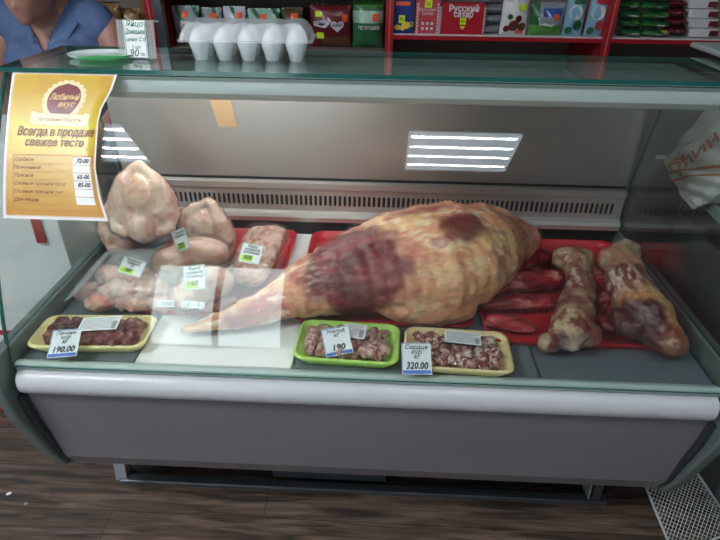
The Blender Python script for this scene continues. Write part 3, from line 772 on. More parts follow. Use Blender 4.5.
bagged('chicken_fillet_bag', [ellip(at(200, 252, z=.745), (.075, .050, .035)), ellip(at(172, 262, z=.73), (.05, .045, .035))], 75, 'bag of chicken fillet with the tilted tag, just under the leaning chicken', 'bag', group='bags of chicken fillet')
def mince_col(P, N):
    n1 = fbm(P, 120, 5, 3); C = np.tile(np.array([.52, .28, .19]), (len(P), 1)); C = mixc(C, (.36, .14, .10), sst(.52, .60, n1)); return mixc(C, (.66, .47, .36), sst(.47, .40, n1))
def rbox(c, size, rot, p_=5):
    V, F = ellip((0, 0, 0), (1, 1, 1), seg=28); W_ = []
    for v in V:
        k = (abs(v[0])**p_+abs(v[1])**p_+abs(v[2])**2.6)**(1/p_); k = max(k, 1e-3); W_.append(Vector((v[0]/k*size[0], v[1]/k*size[1], v[2]/k*size[2])))
    M = T(*c) @ Euler([R_(a) for a in rot]).to_matrix().to_4x4(); return [tuple(M @ v) for v in W_], F
ms = [rbox(at(257, 255, z=.715), (.062, .108, .020), (18, -6, -12))]
t = bagged('mince_bag', ms, 5, 'bag of pink minced meat with the 305 price tag, left of the beef leg', 'bag', mince_col, mat_='meat')
# barcode stickers lying on the front of the film
def sticker_bar(pa, pb, z, h, label, seed):
    A_, B_ = at(*pa, z=z), at(*pb, z=z); L_ = (B_-A_).length
    m_ = MB(); m_.box(0, L_, 0, h, 0, .0006); r = random.Random(seed); x_ = .004
    while x_ < L_*.92:
        w = r.choice([.0008, .0014, .0022]); m_.box(x_, min(x_+w, L_), h*.15, h*.8, .0006, .0009, 1); x_ += w+r.choice([.001, .0018, .006])
    o = m_.build('barcode_label', ['white', 'inkgrey']); d = (B_-A_).normalized()
    o.location = A_; o.rotation_euler = (R_(52), 0, math.atan2(d.y, d.x)); return tag(o, label, 'label', 'barcode labels on the poultry packs')
sticker_bar((156, 307), (174, 307), .700, .016, 'small barcode label low on the front of the clear handled pack', 1)
sticker_bar((181, 307), (204, 309), .700, .016, 'small barcode label on the front of the lower fillet bag', 2)

# ------------------------------------------------------------------ price tags
def price_tag(c, w, h, roll, tilt, yaw, lines, price, label, style='blue', group='handwritten price tags'):
    m_ = MB(); m_.box(-w/2, w/2, -h/2, h/2, -.0006, 0)
    if style == 'blue':
        m_.box(-w/2+.0015, w/2-.0015, -h/2+.001, -h/2+h*.13, 0, .0003, 2)
        m_.box(-w/2+.001, w/2-.001, h/2-.0025, h/2-.001, 0, .0003, 2); m_.box(-w/2+.001, -w/2+.002, -h/2, h/2, 0, .0003, 2)
    else:
        for a in (-1, 1): m_.box(a*(w/2-.0015)-.0006, a*(w/2-.0015)+.0006, -h/2+.001, h/2-.001, 0, .0003, 2); m_.box(-w/2+.001, w/2-.001, a*(h/2-.0015)-.0006, a*(h/2-.0015)+.0006, 0, .0003, 2)
        if price[1]: m_.box(-w/2+.004, w/2-w*(.35), -h/2+.004, -h/2+h*.38, 0, .0004, 3)
    nl = len(lines); 
    for k, s in enumerate(lines):
        m_.text(s, (.0 if style == 'blue' else .0), h*.36-k*h*.155, h*.19, 1, z=.0006, shear=.25, maxw=w*.80, bold=.02)
    m_.text(price[0], (0 if style == 'blue' else -w*.12), -h*.24, h*.30, 1, z=.0009, shear=.2, maxw=w*(.75 if style == 'blue' else .5), bold=.03)
    o = m_.build('price_tag', ['lab_w', 'ink' if style != 'green' else 'inkg', 'blue' if style == 'blue' else 'mint', 'lime'])
    o.matrix_world = T(*c) @ RZ(yaw) @ RX(tilt) @ RZ(roll)
    return tag(o, label, 'price tag', group)
price_tag(at(64.5, 343, z=.689), .062, .064, 7, 28, 0, ['Печень', 'кур', 'кг'], ('190.00', 0), 'white 190.00 price tag on the liver tray, front left')
price_tag(at(337, 341, z=.688), .060, .066, 14, 28, 0, ['Желуд', 'кг'], ('190', 0), 'tilted white 190 price tag on the green foam tray')
price_tag(at(416.5, 358.5, z=.684), .062, .070, 2, 28, 0, ['Сердце', 'кур', 'кг'], ('320.00', 0), 'white 320.00 price tag between the green and yellow foam trays')
price_tag(at(132, 267, z=.757), .060, .042, -14, 40, 0, ['Окорочка', 'куриные', 'кг'], ('180', 1), 'slanted price tag with lime price on the clear handled pack', 'mint')
price_tag(at(181, 240, z=.790), .036, .055, 26, 58, -6, ['Грудка', 'куриная'], ('220', 1), 'steeply tilted price tag against the leaning chicken', 'mint')
price_tag(at(194.5, 277.5, z=.765), .050, .060, 10, 42, 0, ['Филе', 'куриное', 'охлажд'], ('160', 1), 'price tag with lime price on the pale fillet bag', 'mint')
price_tag(at(251, 253.5, z=.768), .053, .050, -9, 40, 0, ['Фарш', 'куриный', 'домашний'], ('305', 1), '305 price tag with mint border on the mince bag', 'mint')

# ------------------------------------------------------------------ foam trays with offal
def foam_tray(cpx, w, d, rot, m_, label, h=.028):
    c = at(*cpx, z=DZ); c.z = DZ
    t = thing('foam_tray', c, label, 'tray', 'foam trays of offal at the front of the case', (0, 0, R_(rot)))
    q = MB(); Rr = []
    for (i, zz) in ((.016, 0), (.006, h*.55), (0, h*.92), (.001, h), (.005, h+.001), (.008, h*.85), (.014, h*.45), (.022, .005)):
        Rr.append(rrect(w-2*i, d-2*i, .026, 7, 0, 0, zz))
    q.rings(Rr); local(q.build('tray', m_, None, smooth=True, auto=60), t)
    q = MB(); Rr = []
    for (i, zz) in ((.000, h-.004), (.000, h+.0015), (.010, h+.007), (.03, h+.011), (.05, h+.012)):
        Rr.append([(x_, y_, z_+.0018*math.sin(x_*140+y_*60)*(i > .005)) for x_, y_, z_ in rrect(w-2*i, d-2*i, .026, 7, 0, 0, zz)])
    q.rings(Rr, cap0=False); local(q.build('cling_film', 'film', None, smooth=True), t)
    return t
def slip(t, x_, y_, w, h, rot, z, greenish=False):
    q = MB(); q.box(-w/2, w/2, -h/2, h/2, 0, .0006)
    for k in range(9): q.box(-w/2+.003, w/2-.003-(k*7 % 5)*.003, h/2-.006-k*h*.095, h/2-.006-k*h*.095+.0016, .0006, .0008, 1)
    q.box(w/2-.014, w/2-.004, -h/2+.004, h/2-.02, .0006, .0009, 1)
    o = q.build('paper_label', ['mint' if False else 'lab_w', 'inkgrey']); local(o, t); o.location = (x_, y_, z); o.rotation_euler = (0, 0, R_(rot)); return o
def chunks(t, n, w, d, r0, r1, cols, seed, label, group, name, flat=.7, layers=1):
    r = random.Random(seed); protos = []
    for q in range(7):
        def cf(P, N, q=q):
            n1 = fbm(P, 120, seed+q); C = np.tile(np.array(cols[q % len(cols)]), (len(P), 1)); C = mixc(C, cols[(q+1) % len(cols)], sst(.5, .6, n1)); return mixc(C, cols[-1], sst(.56, .60, fbm(P, 80, seed+q+30)))
        K = .018; pr = [ellip((0, 0, 0), (K, .75*K, flat*K)), ellip((r.uniform(-.5, .5)*K, r.uniform(-.3, .3)*K, .15*K), (.65*K, .6*K, .55*K), (0, 0, r.uniform(0, 180))), ellip((.6*K, r.uniform(-.4, .4)*K, 0), (.5*K, .35*K, .4*K))]
        o = organic(name, pr, .0022, 2, 'meat', cf, lambda P, N, q=q: (fbm(P, 110, seed+q)-.5)*.011)
        # colour noise is in unit space
        protos.append(o)
    spots = []; tries = 0
    nx = max(3, int(math.sqrt(n*w/d))); ny = max(2, round(n/nx))
    for i in range(nx):
        for j in range(ny):
            spots.append((-w/2+w*(i+.5)/nx+r.uniform(-.3, .3)*w/nx, -d/2+d*(j+.5)/ny+r.uniform(-.3, .3)*d/ny))
    for k, (x_, y_) in enumerate(spots):
        o = protos[k] if k < len(protos) else protos[k % len(protos)].copy()
        if k >= len(protos): COL.objects.link(o)
        s = r.uniform(r0, r1); R4 = Euler((r.uniform(-.5, .5), r.uniform(-.4, .4), r.uniform(0, 6.28))).to_matrix().to_4x4()
        o.matrix_world = t.matrix_basis @ T(x_, y_, .0150+s*flat*.5+r.uniform(0, .003)) @ R4 @ Matrix.Diagonal((s/.018, s/.018, s/.018, 1))
        tag(o, label, 'offal', group)
def unitcols(f): return f
bpy.context.view_layer.update()
t1 = foam_tray((97, 340), .262, .120, 3, 'fy', 'yellow foam tray of liver at the front left corner of the case')
slip(t1, .015, .005, .085, .050, 6, .0440)
t2 = foam_tray((348, 350), .232, .142, -2.5, 'fg', 'lime green foam tray of gizzards at the front centre of the case')
slip(t2, .014, .018, .050, .050, -4, .0412)
t3 = foam_tray((456, 358), .235, .142, -2.5, 'fp', 'yellow foam tray of hearts at the front, right of the green tray')
slip(t3, .012, .022, .080, .042, -4, .0412)
bpy.context.view_layer.update()
chunks(t1, 26, .205, .075, .019, .026, [(.14, .022, .022), (.20, .035, .030), (.10, .015, .018), (.34, .16, .13)], 11, 'dark red lump of liver under film in the yellow tray at front left', 'liver pieces in the front left tray', 'liver_piece', .5)
chunks(t2, 44, .175, .092, .015, .021, [(.42, .20, .17), (.24, .045, .045), (.50, .30, .24), (.60, .46, .40)], 21, 'pinkish gizzard under film in the green foam tray', 'gizzards in the green tray', 'gizzard', .6)
chunks(t3, 60, .180, .095, .012, .017, [(.26, .055, .055), (.46, .22, .20), (.20, .03, .04), (.74, .62, .54)], 31, 'small dark heart with pale fat under film in the yellow tray beside the green one', 'hearts in the yellow tray', 'heart', .65)

# ------------------------------------------------------------------ on top of the glass shelf
ZT = 1.2060
# egg carton
ec = thing('egg_carton', (-.272, .435, ZT), 'translucent plastic carton of ten white eggs on the glass shelf', 'egg carton', rot=(0, 0, R_(1.5)))
pit = .0525
base = MB()
for i in range(5):
    for j in range(2):
        cx, cy = (i-2)*pit, (j-.5)*.052
        Rr = []
        for r, z in ((.010, .001), (.0135, .0), (.0145, .003), (.019, .020), (.0245, .040)):
            Rr.append([(cx+r*math.cos(2*math.pi*k/20), cy+r*math.sin(2*math.pi*k/20), z) for k in range(20)])
        base.rings(Rr, cap1=False)
base.rings([rrect(.272, .116, .014, 5, 0, 0, .040), rrect(.290, .130, .014, 5, 0, 0, .041), rrect(.290, .130, .014, 5, 0, 0, .043), rrect(.268, .112, .014, 5, 0, 0, .044)], cap0=False, cap1=False)
local(base.build('carton_base', 'eggpl', None, smooth=True, auto=50), ec)
lid = MB()
def lz(i, j):
    # lid: stretched surface with a dome above each egg
    x_ = -.138+.276*i; y_ = -.062+.124*j
    e = min(1, min(i, 1-i)/.075, min(j, 1-j)/.17); e = math.sin(e*math.pi/2)
    dome = .5+.5*math.cos((x_/pit)*2*math.pi)
    return (x_*(1-.09*e*abs(x_)/.138*0), y_, .044+.034*e**.8-.003*(1-dome)*(e > .5)*e)
lid.grid(lambda i, j: lz(i, j), 70, 30)
local(lid.build('carton_lid', 'eggpl', None, smooth=True), ec)
G['egg'] = mat('egg_shell', (.86, .87, .88), .45)
proto = None
bpy.context.view_layer.update()
for i in range(5):
    for j in range(2):
        if proto is None:
            V, F = ellip((0, 0, 0), (.0205, .0205, .0275), seg=24); V = [(x_*(1-.10*z/.0275), y_*(1-.10*z/.0275), z) for x_, y_, z in V]
            m_ = MB(); m_.add(V, F); o = proto = m_.build('egg', 'egg', None, smooth=True)
        else: o = proto.copy(); COL.objects.link(o)
        o.matrix_world = ec.matrix_basis @ T((i-2)*pit, (j-.5)*.052, .036+.0015)
        tag(o, 'white egg inside the translucent carton', 'egg', 'eggs in the carton')
# acrylic price holder
h = thing('price_holder', (-.516, .400, ZT), 'clear acrylic holder with a handwritten 90 egg price card on the glass shelf', 'price holder', rot=(R_(-12), 0, R_(-2)))
q = MB(); q.box(-.042, .042, -.0015, .0, 0, .078); q.box(-.044, .046, -.0015, .018, .076, .078); q.box(-.030, .044, -.022, .0, 0, .0015)
local(q.build('acrylic_stand', 'acrylic'), h)
q = MB(); q.box(-.026, .024, -.0030, -.0018, .002, .077)
TM = T(-.001, -.0031, .0395) @ RX(90)
for k, (s, hh) in enumerate((('Яйцо', .016), ('Домашнее', .015), ('цена С.0', .011), ('1 шт', .010))): q.text(s, .0, .030-k*.0155, hh, 1, TM, shear=.25, maxw=.044, bold=.01)
q.text('90', -.006, -.029, .021, 1, TM, shear=.2, bold=.01); q.text('00', .014, -.031, .009, 1, TM, bold=.01)
for a in (-.024, .022): q.box(a-.0005, a+.0005, -.0034, -.0030, .004, .075, 1)
local(q.build('price_card', ['white', 'inkg']), h)
# small oval dish
G['dishg'] = mat('green_print_plastic', (.10, .50, .16), .3); G['dishw'] = mat('white_dish', (.62, .70, .68), .25)
q = MB(); Rr = []
for r, z in ((.80, 0), (.95, .004), (1, .009), (.97, .0095), (.90, .005), (.70, .003)):
    Rr.append([(.075*r*math.cos(2*math.pi*k/40), .050*r*math.sin(2*math.pi*k/40), z) for k in range(40)])
q.rings(Rr)
for i, f in enumerate(q.f):
    c = sum((Vector(q.v[k]) for k in f), Vector())/len(f)
    if c.y < -.012 and c.x > -.03: q.mi[i] = 1
q.rings([[(.050*math.cos(2*math.pi*k/30)+.015, .022*math.sin(2*math.pi*k/30)-.018, .0035) for k in range(30)], [(.046*math.cos(2*math.pi*k/30)+.015, .020*math.sin(2*math.pi*k/30)-.018, .0045) for k in range(30)]], 1)
o = q.build('change_dish', ['dishw', 'dishg'], None, smooth=True, auto=40); o.location = (-.600, .405, ZT)
tag(o, 'flat white and green oval dish on the glass shelf beside the price holder', 'dish')

# ------------------------------------------------------------------ shop assistant
px_, py_ = -.945, .90
person = t = thing('person', (px_, 1.05, 0), 'person in a sleeveless blue shirt sitting with head bowed behind the counter, top left', 'person')
def X3(x_, y_, z): return (px_+x_, y_, z)
body = [ellip(X3(0, 1.14, .74), (.185, .14, .13)), limb([X3(0, 1.12, .78), X3(0, 1.05, .95), X3(0, .97, 1.12)], [.145, .135, .14]), ellip(X3(0, .955, 1.14), (.185, .115, .13)),
        limb([X3(-.17, .96, 1.215), X3(0, .955, 1.235), X3(.17, .96, 1.215)], [.062, .070, .062]),
        ellip(X3(-.075, .865, 1.10), (.075, .06, .07)), ellip(X3(.075, .865, 1.10), (.075, .06, .07)),
        limb([X3(0, .95, 1.22), X3(.005, .89, 1.255), X3(.01, .84, 1.28)], [.064, .058, .056]),
        ellip(X3(.012, .815, 1.335), (.074, .098, .112), (38, 0, 0)), limb([X3(.012, .77, 1.28), X3(.012, .765, 1.258)], [.050, .032]),
        limb([X3(.012, .742, 1.302), X3(.012, .722, 1.288)], [.012, .013]), ellip(X3(.012, .738, 1.268), (.024, .012, .009)), ellip(X3(-.03, .745, 1.318), (.012, .008, .007)), ellip(X3(.054, .745, 1.318), (.012, .008, .007)),
        ellip(X3(-.062, .825, 1.325), (.010, .018, .028)), ellip(X3(.086, .825, 1.325), (.010, .018, .028))]
for s in (-1, 1):
    body += [limb([X3(s*.195, .96, 1.20), X3(s*.245, .92, 1.08), X3(s*.262, .88, .97)], [.056, .050, .040]), limb([X3(s*.262, .88, .97), X3(s*.20, .80, .90), X3(s*.12, .795, .845)], [.040, .034, .024]),
             limb([X3(s*.12, .795, .845), X3(s*.095, .79, .82)], [.026, .028]),
             limb([X3(s*.09, 1.12, .70), X3(s*.10, .95, .68), X3(s*.105, .85, .66)], [.095, .080, .060]), limb([X3(s*.105, .85, .66), X3(s*.11, .86, .40), X3(s*.11, .89, .09)], [.058, .054, .036]),
             limb([X3(s*.11, .90, .045), X3(s*.12, .80, .030)], [.040, .030])]
    for k in range(4):
        fx = .078+.014*k
        L_ = (.030, .036, .034, .026)[k]
        body.append(limb([X3(s*fx, .785, .805), X3(s*(fx-.003), .775, .805-L_*.6), X3(s*(fx-.004), .785, .805-L_*1.1)], [.009, .0085, .007], 8))
    body.append(limb([X3(s*.080, .80, .835), X3(s*.058, .79, .815), X3(s*.056, .785, .790)], [.011, .010, .008], 8))
def skincol(P, N): return np.tile(np.array([.50, .27, .20]), (len(P), 1))
organic('body', body, .008, 5, 'skin', None, None, t)
shirt = [ellip(X3(0, 1.13, .80), (.200, .155, .14)), limb([X3(0, 1.12, .80), X3(0, 1.05, .95), X3(0, .97, 1.12)], [.158, .148, .152]), ellip(X3(0, .955, 1.14), (.200, .130, .142)),
         limb([X3(-.165, .96, 1.215), X3(0, .955, 1.235), X3(.165, .96, 1.215)], [.074, .076, .074]),
         ellip(X3(-.075, .860, 1.10), (.088, .072, .082)), ellip(X3(.075, .860, 1.10), (.088, .072, .082))]
def neck_cut(me):
    b = bmesh.new(); b.from_mesh(me); D = []
    for f in b.faces:
        c = f.calc_center_median(); dx = c.x-px_-.012
        vneck = c.y < .96 and c.z > 1.130+abs(dx)*1.9
        ring = (Vector((dx, (c.y-.935)*.9, 0)).length < .078 and c.z > 1.2)
        if vneck or ring: D.append(f)
    bmesh.ops.delete(b, geom=D, context='FACES'); b.to_mesh(me); b.free()
so = organic('shirt', shirt, .008, 5, 'denim', None, lambda P, N: (fbm(P, 12, 4)-.5)*.016, t, neck_cut)
so.modifiers.new('th', 'SOLIDIFY').thickness = .003; so.matrix_parent_inverse = Matrix(); so.location = -Vector(t.location)
# collar flaps and buttons
for s in (-1, 1):
    q = MB(); pts = [X3(.012+s*.075, .905, 1.272), X3(.012+s*.125, .872, 1.225), X3(.012+s*.085, .838, 1.175), X3(.012+s*.028, .822, 1.168), X3(.012+s*.050, .855, 1.222)]
    q.add(pts, [(0, 1, 2, 3, 4)]); o = local(q.build('collar_flap', 'denim'), so); md = o.modifiers.new('t', 'SOLIDIFY'); md.thickness = .006
G['button'] = mat('pale_button', (.7, .7, .68), .3)
for k in range(4):
    V, F = ellip(X3(.012, .815+.010*k, 1.135-.075*k), (.006, .004, .006), seg=12); q = MB(); q.add(V, F); local(q.build('button', 'button', None, smooth=True), so)
G['hair'] = mat('brown_hair', (.10, .055, .035), .6, bump=(80, .5, (1, 1, .2)))
hp = [ellip(X3(.012, .845, 1.368), (.086, .098, .100), (38, 0, 0)), ellip(X3(.012, .90, 1.35), (.07, .06, .07))]
organic('hair', hp, .008, 4, 'hair', None, lambda P, N: (fbm(P*np.array([3, 1, 1]), 20, 3)-.5)*.012, t)
G['trouser'] = mat('dark_trousers', (.03, .03, .04), .8)
tr = [ellip(X3(0, 1.14, .73), (.195, .150, .12))]
for s in (-1, 1): tr += [limb([X3(s*.09, 1.12, .70), X3(s*.10, .95, .68), X3(s*.105, .85, .66)], [.105, .092, .072]), limb([X3(s*.105, .85, .66), X3(s*.11, .86, .40), X3(s*.11, .885, .14)], [.070, .066, .054])]
organic('trousers', tr, .010, 4, 'trouser', None, None, t)
person.location = (at(52, 25, y=1.10).x-.005, 1.21, 0); person.scale = (.90, .90, .972)
# stool
px_ = person.location.x
st = thing('stool', (px_, 1.27, 0), 'dark round stool under the seated person behind the counter', 'stool')
q = MB(); q.tube([(px_, 1.28, .545), (px_, 1.28, .575)], .14, 28); q.build('seat', 'darkpl', st, bevel=.006)
for a in (45, 135, 225, 315):
    q = MB(); q.tube([(px_+.09*math.cos(R_(a)), 1.28+.09*math.sin(R_(a)), .545), (px_+.16*math.cos(R_(a)), 1.28+.16*math.sin(R_(a)), 0)], .012, 10); q.build('leg', 'frame', st, smooth=True)

# ------------------------------------------------------------------ shelving behind
SY = 1.47; SB = 1.117
sh = thing('wall_shelving', (0, 1.6, 0), 'tall wall shelving with red uprights and pale boards behind the counter', 'shelving')
for x_ in (-.905, .042, .892, 1.75):
    q = MB(); q.box(x_-.014, x_+.018, SY-.01, 1.86, 0, 2.1); q.box(x_+.001, x_+.004, SY-.0115, SY-.009, 0, 2.1, 1)
    q.build('upright', ['red', 'redl'], sh)
q = MB(); q.box(-.885, -.850, SY-.012, SY+.02, 0, 2.1); q.build('metal_strip', 'frame', sh)
bays = [(.060, .878, 'm'), (.910, 1.736, 'r')]
for a, b_, k in bays:
    for z in ((.35, .72, SB, 1.50, 1.85)):
        q = MB(); q.box(a, b_, SY+.006, 1.84, z-.016, z); q.box(a, b_, SY-.006, SY+.006, z-.019, z-.004, 1)
        q.build('shelf_board', ['shelfw', 'red'], sh)
for z in (.45, .75, 1.045, 1.262, 1.6):
    q = MB(); q.box(-.850, .028, SY+.05, 1.84, z-.014, z); q.box(-.850, .028, SY+.044, SY+.05, z-.020, z, 1)
    q.build('shelf_board', ['shelfback' if z != 1.262 else 'shelfw', 'shelfback' if z != 1.262 else 'shelfw'], sh)
for z in (.45, 1.02, 1.5):
    q = MB(); q.box(-1.75, -.919, SY+.006, 1.84, z-.016, z); q.build('shelf_board', 'shelfback', sh)
MB().box(-1.76, 1.768, 1.862, 1.874, 0, 2.1).build('back_board', 'shelfback', sh)

PK = {}
def pm(name, col, rough=.3, noise=None): 
    if name not in PK: PK[name] = mat(name, col, rough, noise=noise, coat=.2); G[name] = PK[name]
    return name
def pillow(w, h, d, mats, deco=None, seed=0, seal=.010):
    """soft sealed bag, standing, front towards -y, base at z=0"""
    r = random.Random(seed); ph = [r.uniform(0, 6) for _ in range(6)]
    def sf(sgn):
        def f(i, j):
            x_ = (i-.5)*w; z = j*h; e = max(0, math.sin(math.pi*i))**.55*max(0, math.sin(math.pi*min(1, max(0, (z-seal*.3)/(h-seal)))))**.5
            wr = .05*math.sin(i*13+ph[0]+j*3)+.06*math.sin(j*15+ph[1]+i*5)+.04*math.sin((i+j)*23+ph[2])
            return (x_*(1-.04*math.sin(j*math.pi)*(1)), sgn*d/2*e*(1+wr), z)
        return f
    q = MB(); q.grid(sf(-1), 24, 24, 0, None, deco); q.grid(sf(1), 16, 16)
    return q, sf(-1)
def ontext(q, f, w, h, s, cx, cz, hh, mi, maxw=None, shear=0., bold=.02, off=.0012):
    V, F, tw = text_mesh(s, shear, bold); kx = min(hh, maxw/tw) if maxw else hh
    q.add([Vector(f(min(1, max(0, (cx+v[0]*kx)/w+.5)), min(1, max(0, (cz+v[1]*hh)/h))))+Vector((0, -off, 0)) for v in V], F, mi)
def onpatch(q, f, w, h, x0, x1, z0, z1, mi, off=.0010, n=4):
    V = [Vector(f((x0+(x1-x0)*i/n)/w+.5, (z0+(z1-z0)*j/n)/h))+Vector((0, -off, 0)) for i in range(n+1) for j in range(n+1)]
    q.add(V, [(i*(n+1)+j, (i+1)*(n+1)+j, (i+1)*(n+1)+j+1, i*(n+1)+j+1) for i in range(n) for j in range(n)], mi)
def onpoly(q, f, w, h, pts, mi, off=.0010):
    q.add([Vector(f(x_/w+.5, z/h))+Vector((0, -off, 0)) for x_, z in pts], [tuple(range(len(pts)))], mi)
def put(q, name, mats, loc, label, cat, group=None, rot=(0, 0, 0), smooth=True):
    o = q.build(name, mats, None, smooth=smooth, auto=60 if smooth else None); o.location = loc; o.rotation_euler = [R_(a) for a in rot]
    return tag(o, label, cat, group)
def sx(px, py=36): return at(px, py, y=SY+.03).x
for nm, c in (('p_blue', (.02, .04, .20)), ('p_yellow', (.80, .62, .08)), ('p_pink', (.50, .06, .09)), ('p_red', (.42, .015, .03)), ('p_white', (.72, .72, .72)), ('p_lime', (.62, .85, .02)), ('p_orange', (.85, .12, .04)),
              ('p_green', (.025, .13, .05)), ('p_green2', (.10, .30, .06)), ('p_mint', (.30, .48, .38)), ('p_maroon', (.12, .012, .018)), ('p_brown', (.12, .05, .025)), ('p_sky', (.22, .42, .56)), ('p_grey', (.26, .29, .33)), ('p_lav', (.55, .55, .66)), ('p_gold', (.24, .145, .05)), ('p_navy', (.03, .08, .30))):
    pm(nm, c)
# middle bay, left to right
def carton(w, h, d, deco):
    q = MB(); q.box(-w/2, w/2, -d/2, d/2, 0, h); FM = T(0, -d/2-.0002, 0) @ RX(90)
    deco(q, FM); return q
def lace(q, FM, x_, h, mi):
    for k in range(int(h/.011)):
        z = .006+k*.011
        q.add([(x_, z+.005, .0006), (x_+.004, z, .0006), (x_, z-.005, .0006), (x_-.004, z, .0006)], [(0, 1, 2, 3)], mi, FM)
        q.add([(x_+.005, z+.008, .0006), (x_+.0065, z+.0055, .0006), (x_+.005, z+.003, .0006), (x_+.0035, z+.0055, .0006)], [(0, 1, 2, 3)], mi, FM)
def d_blue(q, FM):
    q.add([(-.026, .100, .0005), (.026, .100, .0005), (.030, .106, .0005), (.026, .114, .0005), (-.026, .114, .0005), (-.030, .106, .0005)], [tuple(range(6))], 3, FM)
    for cx, cz, r in ((-.018, .022, .013), (.014, .030, .018), (.002, .018, .010)):
        q.add([(cx+r*math.cos(2*math.pi*k/20), cz+r*.75*math.sin(2*math.pi*k/20), .0005+cx*.001) for k in range(20)], [tuple(range(20))], 1, FM)
    q.rings([[(.034+.009*math.cos(2*math.pi*k/16), .034+.009*math.sin(2*math.pi*k/16), .0006) for k in range(16)], [(.034+.006*math.cos(2*math.pi*k/16), .034+.006*math.sin(2*math.pi*k/16), .0006) for k in range(16)]], 1, FM, False, False)
    q.box(-.014, .010, .038, .066, .0006, .001, 2, FM); q.text('85', -.002, .052, .018, 4, FM, z=.0014)
x0, x1 = sx(391), sx(412); w = x1-x0
put(carton(w-.003, .140, .06, d_blue), 'tea_box', ['p_blue', 'p_yellow', 'p_lime', 'p_orange', 'ink'], ((x0+x1)/2, SY+.045, SB), 'dark blue tea box with a yellow cup, first box right of the red upright', 'box', smooth=False)
def d_pink(q, FM):
    lace(q, FM, -.040, .115, 1); lace(q, FM, .040, .115, 1)
    q.box(-.013, .015, .093, .122, .0006, .001, 2, FM); q.text('60', .001, .107, .018, 4, FM, z=.0014)
    q.text('Русский', -.002, .086, .017, 1, FM, maxw=.062, z=.0005); q.text('сахар', 0, .073, .016, 1, FM, maxw=.045, z=.0005)
    q.text('рафинад', 0, .056, .014, 3, FM, maxw=.045, z=.0005)
    for k in range(3):
        for j in range(2): q.box(-.022+.018*k, -.012+.018*k, .014+.018*j, .024+.018*j, .0004, .0007, 1, FM)
x0, x1 = sx(414), sx(438); w = x1-x0
put(carton(w-.003, .126, .05, d_pink), 'sugar_box', ['p_pink', 'p_white', 'p_lime', 'p_orange', 'ink'], ((x0+x1)/2, SY+.045, SB), 'small pinkish red sugar box beside the wide sugar box', 'box', smooth=False)
def d_sug(q, FM):
    lace(q, FM, -.088, .105, 1); lace(q, FM, .084, .105, 1)
    q.text('Русский', .002, .092, .032, 1, FM, maxw=.115, bold=.03, z=.0005); q.text('сахар', .002, .072, .030, 1, FM, maxw=.075, bold=.03, z=.0005)
    q.box(-.010, .014, .036, .060, .0008, .0012, 2, FM); q.text('60', .002, .048, .016, 4, FM, z=.0016)
    q.add([(-.010, .030, .0006), (.014, .030, .0006), (.002, .016, .0006)], [(0, 1, 2)], 3, FM)
x0, x1 = sx(439), sx(482); w = x1-x0
put(carton(w-.002, .112, .055, d_sug), 'sugar_box', ['p_red', 'p_white', 'p_lime', 'p_yellow', 'ink'], ((x0+x1)/2, SY+.045, SB), 'wide red box lettered Русский сахар with lace borders', 'box', smooth=False)
for k in range(4):
    q, f = pillow(.085, .036, .07, None, seed=k+3)
    put(q, 'salt_bag', [pm('p_steelgrey', (.22, .23, .26))], ((sx(490)), SY+.06, SB+.001+.036*k), ['lowest', 'second', 'third', 'topmost'][k]+' of the grey bags stacked right of the wide sugar box', 'bag', 'grey bags stacked on the shelf', (0, 0, 3*k-4))
x0, x1 = sx(499), sx(526)
q, f = pillow(x1-x0, .19, .06, None, lambda i, j: 0, 31); w, h_ = x1-x0, .19
for (cx, cz, r, mi) in ((-.004, .034, .020, 2), (-.030, .022, .012, 3), (.030, .030, .016, 2), (.012, .060, .013, 3), (-.022, .066, .010, 4)):
    onpoly(q, f, w, h_, [(cx+r*math.cos(2*math.pi*k/14), cz+r*math.sin(2*math.pi*k/14)) for k in range(14)], mi, .003)
onpatch(q, f, w, h_, .010, .038, .088, .112, 5, .003); onpatch(q, f, w, h_, .006, .040, .004, .016, 6, .002)
onpatch(q, f, w, h_, -.045, .045, .118, .135, 1, .002)
put(q, 'sweets_bag', ['p_white', 'p_lav', 'p_brown', 'p_maroon', 'p_green', 'p_lime', 'p_orange'], ((x0+x1)/2, SY+.045, SB), 'white bag printed with brown chocolate sweets and a lime price sticker', 'bag')
x0, x1 = sx(527), sx(561); w, h_ = x1-x0, .118
q, f = pillow(w, h_, .07, None, lambda i, j: (1 if (i < .25 and j > .35) else 3 if j < .33 else 2 if .35 < i < .9 and j > .6 and j < .85 else 0), 33)
onpatch(q, f, w, h_, .020, .045, .058, .078, 4, .003); onpoly(q, f, w, h_, [(-.03, .04), (.02, .035), (.04, .055), (.0, .07), (-.04, .065)], 5, .002)
put(q, 'frozen_mix_bag', ['p_grey', 'p_green', 'p_navy', 'p_green2', 'p_orange', 'p_white'], ((x0+x1)/2, SY+.04, SB), 'green, blue and white foil bag with a small orange sticker on the middle shelf', 'bag')
